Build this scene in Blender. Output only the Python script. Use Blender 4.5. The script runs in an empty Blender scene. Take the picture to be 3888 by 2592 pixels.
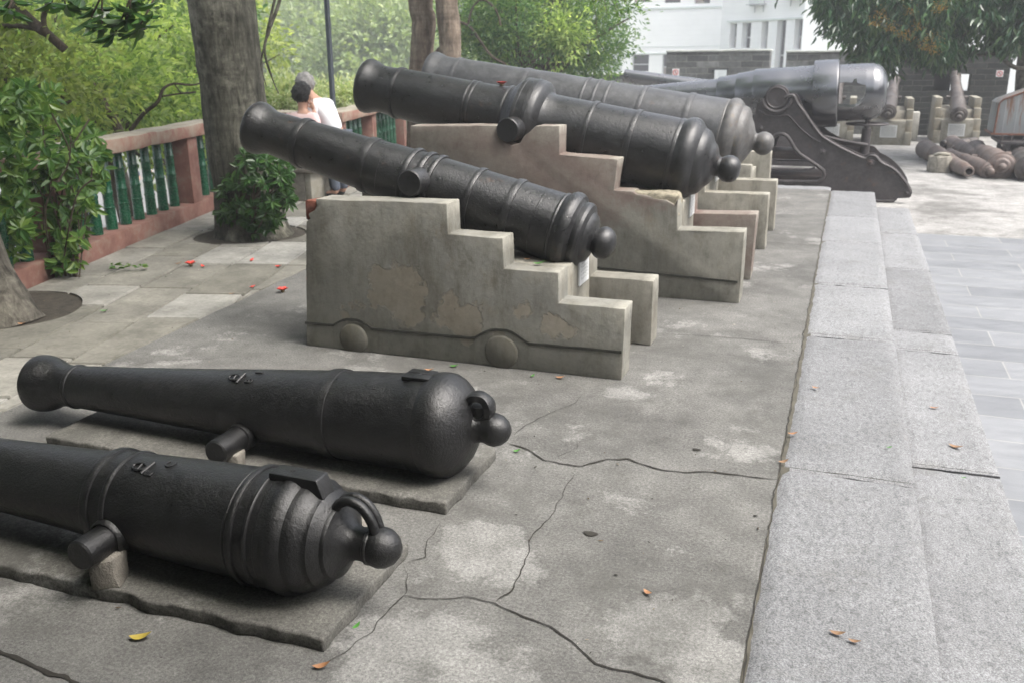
import bpy, bmesh, math, random
from mathutils import Vector, Matrix, noise
R = math.radians
S = bpy.context.scene
COL = S.collection
rnd = random.Random(7)

# ------------------------------------------------------------------ camera
cam_d = bpy.data.cameras.new("camera"); cam = bpy.data.objects.new("camera", cam_d); COL.objects.link(cam)
CAM = Vector((0, 0, 1.75)); yaw, pitch, roll = -0.3494, 0.30546, 0.00903
fwd = Vector((math.sin(yaw)*math.cos(pitch), math.cos(yaw)*math.cos(pitch), -math.sin(pitch)))
rt = Vector((math.cos(yaw), -math.sin(yaw), 0)); dn = fwd.cross(rt)
r2 = rt*math.cos(roll) + dn*math.sin(roll); d2 = -rt*math.sin(roll) + dn*math.cos(roll)
M = Matrix((r2, -d2, -fwd)).transposed().to_4x4(); M.translation = CAM
cam.matrix_world = M
cam_d.sensor_width = 36; cam_d.lens = 31.83; cam_d.clip_end = 2000; cam_d.clip_start = 0.05
cam_d.dof.use_dof = True; cam_d.dof.focus_distance = 3.3; cam_d.dof.aperture_fstop = 5.0
S.camera = cam
# ------------------------------------------------------------------ world + sun (overcast)
SUN_EL, SUN_AZ = 60, 96      # azimuth measured from +Y towards +X
w = bpy.data.worlds.new("World"); S.world = w; w.use_nodes = True
nt = w.node_tree; bg = nt.nodes['Background']
sky = nt.nodes.new('ShaderNodeTexSky'); sky.sky_type = 'NISHITA'; sky.sun_disc = False
sky.sun_elevation = R(SUN_EL); sky.sun_rotation = R(SUN_AZ)
sky.air_density = 1.0; sky.dust_density = 6.0; sky.ozone_density = 1.0
hs = nt.nodes.new('ShaderNodeHueSaturation'); hs.inputs['Saturation'].default_value = 0.45
nt.links.new(sky.outputs[0], hs.inputs['Color']); nt.links.new(hs.outputs[0], bg.inputs[0])
bg.inputs[1].default_value = 0.15
sl = bpy.data.lights.new("sun", 'SUN'); sl.energy = 1.25; sl.angle = R(25); sl.color = (1, .96, .9)
so = bpy.data.objects.new("sun", sl); COL.objects.link(so)
sd = Vector((math.sin(R(SUN_AZ))*math.cos(R(SUN_EL)), math.cos(R(SUN_AZ))*math.cos(R(SUN_EL)), math.sin(R(SUN_EL))))
so.rotation_euler = sd.to_track_quat('Z', 'Y').to_euler(); so.location = (8, 4, 20)
S.view_settings.view_transform = 'Standard'; S.view_settings.look = 'None'
S.view_settings.exposure = 1.66; S.view_settings.gamma = 1
S.render.engine = 'CYCLES'

# ------------------------------------------------------------------ object helpers
def tag(o, label=None, cat=None, group=None, kind=None):
    if label: o['label'] = label
    if cat: o['category'] = cat
    if group: o['group'] = group
    if kind: o['kind'] = kind
    return o
def root(o):
    while o.parent: o = o.parent
    return o
def thing(name, label, cat, loc=(0, 0, 0), group=None):
    o = bpy.data.objects.new(name, None); o.empty_display_size = .1; COL.objects.link(o); o.location = loc
    return tag(o, label, cat, group)
def link(name, me, mat, parent=None, smooth=None):
    if mat and not me.materials: me.materials.append(mat)
    o = bpy.data.objects.new(name, me); COL.objects.link(o)
    if smooth is not None:
        me.polygons.foreach_set('use_smooth', [True]*len(me.polygons))
        if smooth < 180: me.set_sharp_from_angle(angle=R(smooth))
    if parent: o.parent = parent
    return o
def mk(name, V, F, mat, parent=None, smooth=None, loc=None):
    """verts in world coordinates; baked relative to the thing's base"""
    off = Vector(root(parent).location) if parent else (Vector(loc) if loc else Vector((0, 0, 0)))
    me = bpy.data.meshes.new(name); me.from_pydata([tuple(Vector(v)-off) for v in V], [], F); me.update()
    o = link(name, me, mat, parent, smooth)
    if not parent and loc: o.location = loc
    return o
def bmo(name, bm, mat, parent=None, smooth=None, loc=None):
    off = Vector(root(parent).location) if parent else (Vector(loc) if loc else Vector((0, 0, 0)))
    bmesh.ops.recalc_face_normals(bm, faces=bm.faces)
    bmesh.ops.translate(bm, verts=bm.verts, vec=-off)
    me = bpy.data.meshes.new(name); bm.to_mesh(me); bm.free()
    o = link(name, me, mat, parent, smooth)
    if not parent and loc: o.location = loc
    return o
def cp(o, parent=None, loc=None, rz=None, sc=None, label=None):
    c = o.copy(); COL.objects.link(c); c.parent = parent
    for ch in o.children: cp(ch, c)
    if loc is not None: c.location = loc
    if rz is not None: c.rotation_euler = (0, 0, rz)
    if sc is not None: c.scale = (sc, sc, sc) if not hasattr(sc, '__len__') else sc
    if label: c['label'] = label
    return c
def box(bm, a, b, bev=0, M=None, seg=2):
    a = Vector(a); b = Vector(b)
    r = bmesh.ops.create_cube(bm, size=1); vs = r['verts']
    for v in vs: v.co = Vector([(a[i]+b[i])/2 + v.co[i]*(b[i]-a[i]) for i in range(3)])
    if bev:
        es = list({e for v in vs for e in v.link_edges})
        rr = bmesh.ops.bevel(bm, geom=es, offset=bev, segments=seg, affect='EDGES', profile=.5)
        vs = list({v for f in rr['faces'] for v in f.verts} | {v for v in vs if v.is_valid})
    if M:
        for v in vs: v.co = M @ v.co
    return vs
def prism(bm, P, plane, t0, t1, bev=0, seg=2):
    """extrude 2D outline P; plane 'XZ' extrudes along Y, 'XY' along Z, 'YZ' along X"""
    def co(p, t): return {'XZ': (p[0], t, p[1]), 'XY': (p[0], p[1], t), 'YZ': (t, p[0], p[1])}[plane]
    A = [bm.verts.new(co(p, t0)) for p in P]; B = [bm.verts.new(co(p, t1)) for p in P]
    f0 = bm.faces.new(A); f1 = bm.faces.new(B[::-1]); n = len(P); fs = [f0, f1]
    for i in range(n): fs.append(bm.faces.new((A[i], B[i], B[(i+1) % n], A[(i+1) % n])))
    bmesh.ops.recalc_face_normals(bm, faces=fs)
    if bev:
        es = list({e for f in fs for e in f.edges})
        bmesh.ops.bevel(bm, geom=es, offset=bev, segments=seg, affect='EDGES', profile=.5)
def axframe(a):
    a = Vector(a).normalized(); side = Vector((0, 0, 1)).cross(a)
    if side.length < .01: side = Vector((1, 0, 0))
    side.normalize(); up = a.cross(side).normalized()
    return a, side, up
def lathe(prof, P0, a, seg=72, cap=True):
    P0 = Vector(P0); a, s_, u_ = axframe(a); V = []; F = []
    for s, r in prof:
        r = max(r, 1e-5)
        for k in range(seg):
            t = 2*math.pi*k/seg; V.append(P0 + a*s + (s_*math.cos(t)+u_*math.sin(t))*r)
    for i in range(len(prof)-1):
        for k in range(seg):
            k2 = (k+1) % seg; F.append((i*seg+k, i*seg+k2, (i+1)*seg+k2, (i+1)*seg+k))
    if cap:
        F.append(tuple(range(seg))[::-1]); n = (len(prof)-1)*seg; F.append(tuple(n+k for k in range(seg)))
    return V, F
def tube(pts, rad, seg=10, close=False):
    pts = [Vector(p) for p in pts]; n = len(pts); V = []; F = []
    if not hasattr(rad, '__len__'): rad = [rad]*n
    pn = None
    for i, p in enumerate(pts):
        d = (pts[min(i+1, n-1)] - pts[max(i-1, 0)]).normalized()
        if close: d = (pts[(i+1) % n]-pts[i-1]).normalized()
        if pn is None: pn = d.orthogonal().normalized()
        pn = (pn - d*pn.dot(d)).normalized(); q = d.cross(pn)
        for k in range(seg):
            t = 2*math.pi*k/seg; V.append(p + (pn*math.cos(t)+q*math.sin(t))*rad[i])
    for i in range(n if close else n-1):
        for k in range(seg):
            k2 = (k+1) % seg; j = (i+1) % n; F.append((i*seg+k, i*seg+k2, j*seg+k2, j*seg+k))
    if not close: F.append(tuple(range(seg))[::-1]); F.append(tuple((n-1)*seg+k for k in range(seg)))
    return V, F
def join(*vf):
    V = []; F = []
    for v, f in vf:
        o = len(V); V += list(v); F += [tuple(i+o for i in q) for q in f]
    return V, F
def smoothpts(P, n=6):
    """Catmull-Rom"""
    P = [Vector(p) for p in P]; out = []
    for i in range(len(P)-1):
        p0 = P[max(i-1, 0)]; p1 = P[i]; p2 = P[i+1]; p3 = P[min(i+2, len(P)-1)]
        for k in range(n):
            t = k/n; out.append(.5*((2*p1)+(p2-p0)*t+(2*p0-5*p1+4*p2-p3)*t*t+(3*p1-p0-3*p2+p3)*t**3))
    out.append(P[-1]); return out

# ------------------------------------------------------------------ material helpers
class NT:
    def __init__(s, name):
        s.m = bpy.data.materials.new(name); s.m.use_nodes = True; s.t = s.m.node_tree
        s.b = s.t.nodes['Principled BSDF']; s.out = s.t.nodes['Material Output']
        s.tc = s.t.nodes.new('ShaderNodeTexCoord'); s.obj = s.tc.outputs['Object']
    def n(s, t, **k):
        x = s.t.nodes.new(t)
        for a, b in k.items(): setattr(x, a, b)
        return x
    def put(s, inp, v):
        if isinstance(v, bpy.types.NodeSocket): s.t.links.new(v, inp)
        elif v is not None:
            try: inp.default_value = v
            except Exception: inp.default_value = (*v, 1)
    def map(s, sc=(1, 1, 1), rot=(0, 0, 0), loc=(0, 0, 0), vec=None):
        x = s.n('ShaderNodeMapping'); s.put(x.inputs[0], vec or s.obj)
        x.inputs['Scale'].default_value = sc; x.inputs['Rotation'].default_value = rot; x.inputs['Location'].default_value = loc
        return x.outputs[0]
    def noise(s, sc, det=6, ro=.6, vec=None, dist=0):
        x = s.n('ShaderNodeTexNoise'); s.put(x.inputs['Vector'], vec or s.obj)
        x.inputs['Scale'].default_value = sc; x.inputs['Detail'].default_value = det
        x.inputs['Roughness'].default_value = ro; x.inputs['Distortion'].default_value = dist
        return x.outputs[0]
    def vor(s, sc, vec=None, feat='F1', out=0, rnd=1):
        x = s.n('ShaderNodeTexVoronoi'); x.feature = feat; s.put(x.inputs['Vector'], vec or s.obj)
        x.inputs['Scale'].default_value = sc; x.inputs['Randomness'].default_value = rnd
        return x.outputs[out]
    def ramp(s, f, st):
        x = s.n('ShaderNodeValToRGB'); s.put(x.inputs[0], f); e = x.color_ramp.elements
        while len(e) > len(st): e.remove(e[-1])
        while len(e) < len(st): e.new(.5)
        for i, (p, c) in enumerate(st):
            e[i].position = p; e[i].color = (*c, 1) if hasattr(c, '__len__') else (c, c, c, 1)
        return x.outputs[0]
    def mix(s, f, a, b, mode='MIX'):
        x = s.n('ShaderNodeMix', data_type='RGBA', blend_type=mode); s.put(x.inputs[0], f)
        s.put(x.inputs[6], a); s.put(x.inputs[7], b); return x.outputs[2]
    def math(s, op, a, b=None, c=None):
        x = s.n('ShaderNodeMath', operation=op); s.put(x.inputs[0], a)
        if b is not None: s.put(x.inputs[1], b)
        if c is not None: s.put(x.inputs[2], c)
        return x.outputs[0]
    def sep(s, vec=None):
        x = s.n('ShaderNodeSeparateXYZ'); s.put(x.inputs[0], vec or s.obj); return x.outputs
    def bump(s, hts, normal=None):
        nn = normal
        for hsock, st, di in hts:
            x = s.n('ShaderNodeBump'); s.put(x.inputs['Height'], hsock)
            x.inputs['Strength'].default_value = st; x.inputs['Distance'].default_value = di
            if nn is not None: s.t.links.new(nn, x.inputs['Normal'])
            nn = x.outputs[0]
        s.t.links.new(nn, s.b.inputs['Normal']); return nn
    def fin(s, col=None, rough=None, metal=None, spec=None):
        if col is not None: s.put(s.b.inputs['Base Color'], col)
        if rough is not None: s.put(s.b.inputs['Roughness'], rough)
        if metal is not None: s.put(s.b.inputs['Metallic'], metal)
        if spec is not None: s.put(s.b.inputs['Specular IOR Level'], spec)
        return s.m
def c3(*a): return a
def plain(name, col, rough=.6, metal=0, var=.25, sc=8, bump=.2, bd=.002):
    s = NT(name); n1 = s.noise(sc, 8, .65)
    lo = tuple(x*(1-var) for x in col); hi = tuple(min(1, x*(1+var)) for x in col)
    s.bump([(s.noise(sc*9, 5), bump, bd)])
    return s.fin(s.ramp(n1, [(.3, lo), (.7, hi)]), rough, metal)
def iron(name, c0=.017, c1=.045, tint=(1, 1, 1.02), rust=0., r0=.3, r1=.52, lichen=0., pit=1.0, metal=.55):
    s = NT(name)
    big = s.noise(3.2, 6, .6); fine = s.noise(46, 6, .7); mid = s.noise(13, 8, .65)
    col = s.ramp(s.mix(.5, big, mid), [(.36, tuple(c0*t for t in tint)), (.66, tuple(c1*t for t in tint))])
    # worn pale flecks
    fl = s.ramp(s.noise(90, 3, .7), [(.66, 0), (.74, 1)])
    col = s.mix(s.math('MULTIPLY', fl, .10), col, (.09, .09, .093, 1))
    if rust:
        rm = s.ramp(s.noise(5.5, 10, .75), [(.62-rust*.25, 0), (.80-rust*.2, 1)])
        rc = s.ramp(mid, [(.3, (.055, .028, .018)), (.7, (.17, .08, .04))])
        col = s.mix(s.math('MULTIPLY', rm, .8), col, rc)
    if lichen:
        lm = s.ramp(s.noise(11, 10, .8), [(.56, 0), (.7, 1)])
        g = s.ramp(s.sep()[0], [(.0, 0), (.02, 1)]) if False else 1.0
        col = s.mix(s.math('MULTIPLY', lm, lichen), col, (.16, .13, .045, 1))
    pits = s.ramp(s.vor(62, vec=s.mix(.06, s.obj, s.noise(20, 3))), [(.0, 0), (.30, 1)])
    pm = s.ramp(s.noise(9, 4), [(.47, 1), (.60, 0)])
    pits = s.mix(pm, pits, (1, 1, 1, 1)); gr = s.noise(105, 5, .75)
    col = s.mix(s.math('MULTIPLY', s.ramp(s.noise(26, 8, .8), [(.5, 0), (.68, 1)]), .35), col, tuple(c1*t*1.5 for t in tint)+(1,))
    s.bump([(mid, .12*min(1, pit), .005), (fine, .75*pit, .0030), (pits, .35*pit, .0018), (gr, .75*pit, .0018)])
    ro = s.ramp(s.mix(.5, fine, mid), [(.35, r0), (.65, r1)])
    s.b.inputs['IOR'].default_value = 1.58
    return s.fin(col, ro, metal, .5)

def plaster(name, base, peel=None, red=None, seed=0, worn=.95):
    base = tuple(x*.72 for x in base)
    s = NT(name); v = s.map(loc=(seed*3.1, seed*1.7, seed))
    a = s.noise(2.2, 8, .65, v); b = s.noise(14, 8, .7, v); g = s.noise(120, 4, .6, v)
    col = s.ramp(a, [(.3, tuple(x*.62 for x in base)), (.52, base), (.75, tuple(x*1.22 for x in base))])
    # dark algae streaks hanging from edges (own shape)
    st = s.noise(1, 8, .7, s.map(sc=(9, 9, 1.1), loc=(seed, 0, 0)))
    sm = s.math('MULTIPLY', s.ramp(st, [(.51, 0), (.66, 1)]), s.ramp(a, [(.4, 1), (.68, 0)]))
    col = s.mix(s.math('MULTIPLY', sm, .75), col, (.05, .047, .035, 1))
    # ochre / brown blotches
    oc = s.ramp(s.noise(5.5, 9, .75, v), [(.56, 0), (.7, 1)])
    col = s.mix(s.math('MULTIPLY', oc, .5), col, (.155, .12, .075, 1))
    # dark specks
    sp = s.ramp(s.noise(33, 5, .8, v), [(.63, 0), (.70, 1)])
    col = s.mix(s.math('MULTIPLY', sp, .8), col, (.035, .035, .028, 1))
    ws = s.ramp(s.noise(3.4, 10, .8, v), [(.46, 0), (.66, 1)]); col = s.mix(s.math('MULTIPLY', ws, .55), col, tuple(x*1.35 for x in base)+(1,))
    bs = s.ramp(s.noise(1.9, 10, .8, s.map(sc=(2.5, 2.5, 1), loc=(seed+4, 2, 0))), [(.47, 0), (.62, 1)]); col = s.mix(s.math('MULTIPLY', bs, .7), col, (.075, .068, .05, 1))
    hts = [(b, .35, .006), (g, .4, .0016), (s.noise(36, 6, .7, v), .45, .003)]
    if red:     # remains of red paint on the upper left of the wall
        X = s.sep(); dd = s.math('ADD', s.math('MULTIPLY', X[0], red[0]), s.math('MULTIPLY', X[2], red[1]))
        dd = s.math('ADD', dd, s.math('MULTIPLY', s.math('SUBTRACT', s.noise(2.4, 9, .7, v), .5), 1.6))
        rm = s.ramp(s.math('SUBTRACT', dd, red[2]), [(.0, 0), (.22, 1)])
        col = s.mix(s.math('MULTIPLY', rm, .78), col, s.ramp(b, [(.3, (.10, .066, .057)), (.7, (.165, .12, .105))]))
    if peel:
        m = None; dn_ = s.noise(7, 8, .7, v)
        for (px, pz, pr) in peel:
            d = s.n('ShaderNodeVectorMath', operation='DISTANCE')
            xyz = s.sep(); cmb = s.n('ShaderNodeCombineXYZ'); s.put(cmb.inputs[0], xyz[0]); s.put(cmb.inputs[2], xyz[2])
            s.put(d.inputs[0], cmb.outputs[0]); d.inputs[1].default_value = (px, 0, pz)
            q = s.math('SUBTRACT', pr, d.outputs['Value']); m = q if m is None else s.math('MAXIMUM', m, q)
        mm = s.math('ADD', m, s.math('MULTIPLY', s.math('SUBTRACT', dn_, .5), .30))
        mask = s.ramp(mm, [(.0, 0), (.012, 1)])
        col = s.mix(s.math('MULTIPLY', mask, .62), col, s.ramp(b, [(.3, (.17, .14, .10)), (.7, (.27, .23, .175))]))
        rim = s.ramp(mm, [(.0, 0), (.006, 1), (.02, 0)])
        col = s.mix(s.math('MULTIPLY', rim, .35), col, (.26, .25, .21, 1))
        hts.append((s.math('SUBTRACT', 1, mask), .9, .006)); hts.append((s.noise(40, 6), .5, .003))
    # hairline cracks
    cr = s.vor(3.1, vec=s.mix(.12, s.obj, s.noise(3, 6)), feat='DISTANCE_TO_EDGE')
    cm = s.math('MULTIPLY', s.ramp(cr, [(.0, 1), (.006, 0)]), s.ramp(a, [(.42, 0), (.55, 1)]))
    col = s.mix(s.math('MULTIPLY', cm, .22), col, (.04, .04, .03, 1))
    pt = s.n('ShaderNodeNewGeometry').outputs['Pointiness']; pe_ = s.math('MULTIPLY', s.ramp(pt, [(.515, 0), (.56, 1)]), s.ramp(s.noise(9, 8, .8, v), [(.35, .2*worn), (.6, worn)]))
    col = s.mix(pe_, col, (.30, .29, .25, 1))
    s.bump(hts); return s.fin(col, .9, 0, .25)

def concrete(name, base=(.120, .118, .111)):
    s = NT(name); geo = s.n('ShaderNodeNewGeometry'); P = geo.outputs['Position']
    a = s.noise(1.1, 8, .62, P); b = s.noise(5.5, 9, .72, P); c = s.noise(38, 6, .7, P); g = s.noise(240, 3, .6, P)
    col = s.ramp(a, [(.32, tuple(x*.66 for x in base)), (.5, base), (.68, tuple(x*1.15 for x in base))])
    col = s.mix(.5, col, s.mix(1, col, s.ramp(b, [(.3, .50), (.7, 1.45)]), 'MULTIPLY'))
    # worn cement-washed pale patches
    pm = s.ramp(s.math('ADD', s.noise(1.7, 10, .72, P), s.math('MULTIPLY', s.math('SUBTRACT', c, .5), .16)), [(.565, 0), (.63, 1)])
    col = s.mix(s.math('MULTIPLY', pm, .55), col, s.ramp(b, [(.3, (.22, .218, .208)), (.7, (.33, .325, .31))]))
    if name == 'platform_concrete':      # worn cement skins at their own places on the slab
        m = None
        for (px, py, pr) in [(-1.12, 2.78, .20), (-.95, 2.66, .12), (-.40, 2.50, .22), (-.22, 2.36, .16), (-1.12, 2.12, .24), (-.85, 2.0, .2), (-.24, 3.97, .07), (-1.0, 4.55, .12), (-.6, 1.9, .18), (-2.5, 4.3, .2)]:
            d = s.n('ShaderNodeVectorMath', operation='DISTANCE'); s.put(d.inputs[0], P); d.inputs[1].default_value = (px, py, 0); q = s.math('SUBTRACT', pr, d.outputs['Value']); m = q if m is None else s.math('MAXIMUM', m, q)
        mm = s.math('ADD', m, s.math('MULTIPLY', s.math('SUBTRACT', s.noise(5, 10, .75, P), .5), .5)); mk_ = s.ramp(mm, [(.0, 0), (.035, 1)])
        col = s.mix(s.math('MULTIPLY', mk_, .55), col, s.ramp(b, [(.3, (.19, .188, .178)), (.7, (.30, .297, .285))]))
    # aggregate salt & pepper
    g2 = s.noise(85, 5, .8, P)
    col = s.mix(.85, col, s.ramp(g2, [(.34, .45), (.5, 1), (.68, 1.65)]), 'MULTIPLY')
    col = s.mix(.6, col, s.ramp(g, [(.32, .55), (.5, 1), (.7, 1.5)]), 'MULTIPLY')
    sp = s.ramp(s.vor(60, P), [(.0, 1), (.12, 0)])
    col = s.mix(s.math('MULTIPLY', sp, .4), col, (.42, .42, .40, 1))
    dk = s.ramp(s.noise(17, 8, .85, P), [(.58, 0), (.68, 1)])
    col = s.mix(s.math('MULTIPLY', dk, .45), col, (.07, .068, .06, 1))
    st = s.ramp(s.noise(.75, 9, .75, P, .4), [(.50, 0), (.62, 1)])
    col = s.mix(s.math('MULTIPLY', st, .60), col, (.062, .061, .055, 1))
    s2 = s.ramp(s.noise(4.2, 9, .8, P), [(.53, 0), (.66, 1)]); col = s.mix(s.math('MULTIPLY', s2, .5), col, (.055, .054, .048, 1))
    s.bump([(b, .25, .01), (c, .45, .004), (g2, .45, .0016)])
    return s.fin(col, .88, 0, .3)

def granite(name, base=(.178, .181, .186), rough_cut=1.0):
    s = NT(name); geo = s.n('ShaderNodeNewGeometry'); P = geo.outputs['Position']
    mp = s.map(sc=(1, .55, 1), vec=P)
    chis = s.noise(42, 7, .72, mp, .5); big = s.noise(2.0, 6, .6, P); fine = s.noise(330, 2, .6, P)
    oi = s.n('ShaderNodeNewGeometry').outputs['Random Per Island']
    col = s.ramp(big, [(.3, tuple(x*.85 for x in base)), (.7, tuple(x*1.12 for x in base))])
    col = s.mix(1, col, s.ramp(oi, [(0, .88), (1, 1.08)]), 'MULTIPLY')
    col = s.mix(.8, col, s.ramp(chis, [(.34, .55), (.46, .93), (.66, 1.22)]), 'MULTIPLY')
    gn = s.noise(150, 3, .8, P); col = s.mix(.85, col, s.ramp(gn, [(.38, .5), (.5, 1), (.6, 1.5)]), 'MULTIPLY'); bk = s.ramp(s.vor(120, P), [(.0, 1), (.16, 0)]); col = s.mix(s.math('MULTIPLY', bk, .45), col, (.05, .05, .052, 1))
    dt = s.ramp(s.noise(2.6, 9, .78, P), [(.54, 0), (.68, 1)]); col = s.mix(s.math('MULTIPLY', dt, .35), col, (.10, .095, .082, 1))
    s.bump([(chis, .7*rough_cut, .008), (gn, .5*rough_cut, .002), (fine, .3, .0006)])
    return s.fin(col, .72, 0, .4)

def leafmat(name, cols, trans=.35, rough=.45, sc=.6, spec=.5):
    s = NT(name); rp = s.n('ShaderNodeNewGeometry').outputs['Random Per Island']
    big = s.noise(sc, 3, .5)
    f = s.math('ADD', s.math('MULTIPLY', rp, .6), s.math('MULTIPLY', big, .5))
    k = len(cols); col = s.ramp(f, [(.12+.76*i/(k-1), c) for i, c in enumerate(cols)])
    s.fin(col, rough, 0, spec)
    tr = s.n('ShaderNodeBsdfTranslucent'); s.put(tr.inputs[0], s.mix(1, col, (1.5, 1.6, .6, 1), 'MULTIPLY'))
    mx = s.n('ShaderNodeMixShader'); mx.inputs[0].default_value = trans
    s.t.links.new(s.b.outputs[0], mx.inputs[1]); s.t.links.new(tr.outputs[0], mx.inputs[2])
    s.t.links.new(mx.outputs[0], s.out.inputs[0]); return s.m
def bark(name, c0, c1, sc=6, lich=.0):
    s = NT(name); v = s.map(sc=(sc*1.6, sc*1.6, sc*.35))
    a = s.noise(1, 9, .72, v, .6); b = s.noise(2.2, 7, .7); rg = s.vor(2.2, vec=s.map(sc=(sc*1.3, sc*1.3, sc*.22)))
    col = s.ramp(a, [(.33, c0), (.66, c1)])
    col = s.mix(s.ramp(b, [(.5, 0), (.62, lich)]), col, (.23, .22, .18, 1))
    hr = s.noise(1, 5, .6, s.map(sc=(2, 2, 26)))
    col = s.mix(.35, col, s.ramp(hr, [(.35, .6), (.6, 1.2)]), 'MULTIPLY')
    bl_ = s.ramp(s.noise(5, 8, .8), [(.42, .55), (.62, 1.5)]); col = s.mix(.6, col, bl_, 'MULTIPLY'); s.bump([(a, .8, .02), (rg, .5, .015), (s.noise(40, 6, .8), .6, .006)]); return s.fin(col, .93, 0, .2)

# ================================================================== SETTING
u_b = Vector((-.268, .963, 0)).normalized(); n_b = Vector((-.963, -.268, 0)).normalized()
def bl(Y, off=0): # front line of main balustrade at given Y, pushed outwards by off
    return Vector((-6.13-.2783*(Y-5.43), Y, 0)) + n_b*off
def bl2(Y, off=0):
    return Vector((-6.5-.2783*(Y-11.1), Y, 0)) + n_b*off
m_conc = concrete("platform_concrete")
m_yard = concrete("yard_concrete", (.26, .255, .245))
m_gran = granite("hewn_granite")
# street level ground
s_ = NT("street_ground"); P = s_.n('ShaderNodeNewGeometry').outputs['Position']
g = s_.ramp(s_.noise(.12, 8, .6, P), [(.4, (.05, .09, .025)), (.55, (.16, .16, .15))])
m_ground = s_.fin(g, .95)
bm = bmesh.new()
for v in [(-430, -40), (210, -40), (210, 390), (-430, 390)]: bm.verts.new((*v, -5.0))
bm.faces.new(bm.verts); tag(bmo('ground', bm, m_ground), kind='structure')
bm = bmesh.new()
for v in [(-60, -5), (-8.5, -5), (-14, 40), (-60, 40)]: bm.verts.new((*v, -4.99))
bm.faces.new(bm.verts); tag(bmo('street', bm, plain('street_paving', (.17, .17, .165), .8, var=.12, sc=.6)), kind='structure')
# terrace body (courtyard)
out = [(30, -6), (30, 27.6), tuple(bl2(27.6, .36)[:2]), tuple(bl2(11.6, .36)[:2]), tuple((bl(11.35, .36))[:2]), tuple(bl(-6, .36)[:2])]
bm = bmesh.new(); prism(bm, out, 'XY', -5.2, -.3); tag(bmo('courtyard', bm, m_yard), kind='structure')
# slate paving in the courtyard
s_ = NT("slate_paving"); P = s_.n('ShaderNodeNewGeometry').outputs['Position']
br = s_.n('ShaderNodeTexBrick'); wob = s_.mix(.012, P, s_.noise(4, 3, .5, P)); s_.put(br.inputs['Vector'], wob)
br.inputs['Scale'].default_value = 1; br.inputs['Brick Width'].default_value = 1.15; br.inputs['Row Height'].default_value = .37
br.inputs['Mortar Size'].default_value = .006; br.inputs['Mortar Smooth'].default_value = .3; br.inputs['Bias'].default_value = -.2
br.inputs['Color1'].default_value = (.15, .156, .166, 1); br.inputs['Color2'].default_value = (.21, .216, .226, 1); br.inputs['Mortar'].default_value = (.25, .25, .24, 1)
nn = s_.noise(6, 9, .72, s_.map(sc=(.5, 2, 1), vec=P)); col = s_.mix(.7, br.outputs[0], s_.ramp(nn, [(.3, .7), (.7, 1.25)]), 'MULTIPLY')
s_.bump([(br.outputs['Fac'], .3, -.004), (nn, .4, .006), (s_.noise(90, 5, .7, P), .35, .0015)])
m_slate = s_.fin(col, s_.ramp(nn, [(.3, .36), (.7, .6)]), 0, .5)
bm = bmesh.new()
for v in [(.5, -6), (30, -6), (30, 10.9), (.5, 11.6)]: bm.verts.new((*v, -.296))
bm.faces.new(bm.verts); tag(bmo('slate_pavement', bm, m_slate), kind='structure')
# concrete platform
edge = [(-3.95, -6), (-3.98, 2.5), (-4.02, 3.6), (-4.09, 4.2), (-4.17, 5.1), (-4.2, 5.5), (-4.27, 6.2), (-4.31, 6.8), (-4.36, 8), (-4.4, 12.85)]
pe = []
for i in range(len(edge)-1):
    a, b = Vector(edge[i]), Vector(edge[i+1]); n = max(2, int((b-a).length/.12))
    for k in range(n):
        p = a.lerp(b, k/n); pe.append((p.x+.018*noise.noise(Vector((p.y*3, 0, 0)))+.006*noise.noise(Vector((p.y*14, 3, 0))), p.y))
pe.append(edge[-1])
re_ = [(-.144+.006*noise.noise(Vector((y*3.1, 7, 0)))+.003*noise.noise(Vector((y*17, 7, 0))), y) for y in [12.85-.1*i for i in range(189)]]
bm = bmesh.new(); prism(bm, pe + re_, 'XY', -.3, 0.0)
platform = tag(bmo('platform', bm, m_conc), kind='structure')
# earth-dark bed seen in joints + slabs of the footway
m_bed = plain("joint_earth", (.07, .065, .05), .95, var=.4)
bm = bmesh.new(); prism(bm, [(-4.02, -6), (-4.02, 13), tuple(bl2(13, .3)[:2]), tuple(bl2(11.6, .3)[:2]), tuple(bl(11.3, .3)[:2]), tuple(bl(-6, .3)[:2])], 'XY', -.3, -.02)
tag(bmo('paving_bed', bm, m_bed), kind='structure')
s_ = NT("footway_slab"); P = s_.n('ShaderNodeNewGeometry').outputs['Position']; rp = s_.n('ShaderNodeNewGeometry').outputs['Random Per Island']
a = s_.noise(2.1, 9, .68, P); b = s_.noise(30, 6, .7, P)
col = s_.ramp(rp, [(0, (.13, .125, .105)), (.5, (.18, .173, .15)), (1, (.26, .255, .235))])
col = s_.mix(.8, col, s_.ramp(a, [(.32, .5), (.5, 1), (.68, 1.5)]), 'MULTIPLY')
mo = s_.ramp(s_.noise(3.3, 8, .75, P), [(.55, 0), (.72, 1)]); col = s_.mix(s_.math('MULTIPLY', mo, .65), col, (.07, .07, .048, 1))
col = s_.mix(.5, col, s_.ramp(b, [(.35, .7), (.65, 1.25)]), 'MULTIPLY')
s_.bump([(a, .3, .02), (b, .4, .003)]); m_slab = s_.fin(col, .9, 0, .3)
V = []; F = []
holes = [(Vector((-5.78, 4.72, 0)), .60), (Vector((-5.76, 7.86, 0)), .56)]
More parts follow.
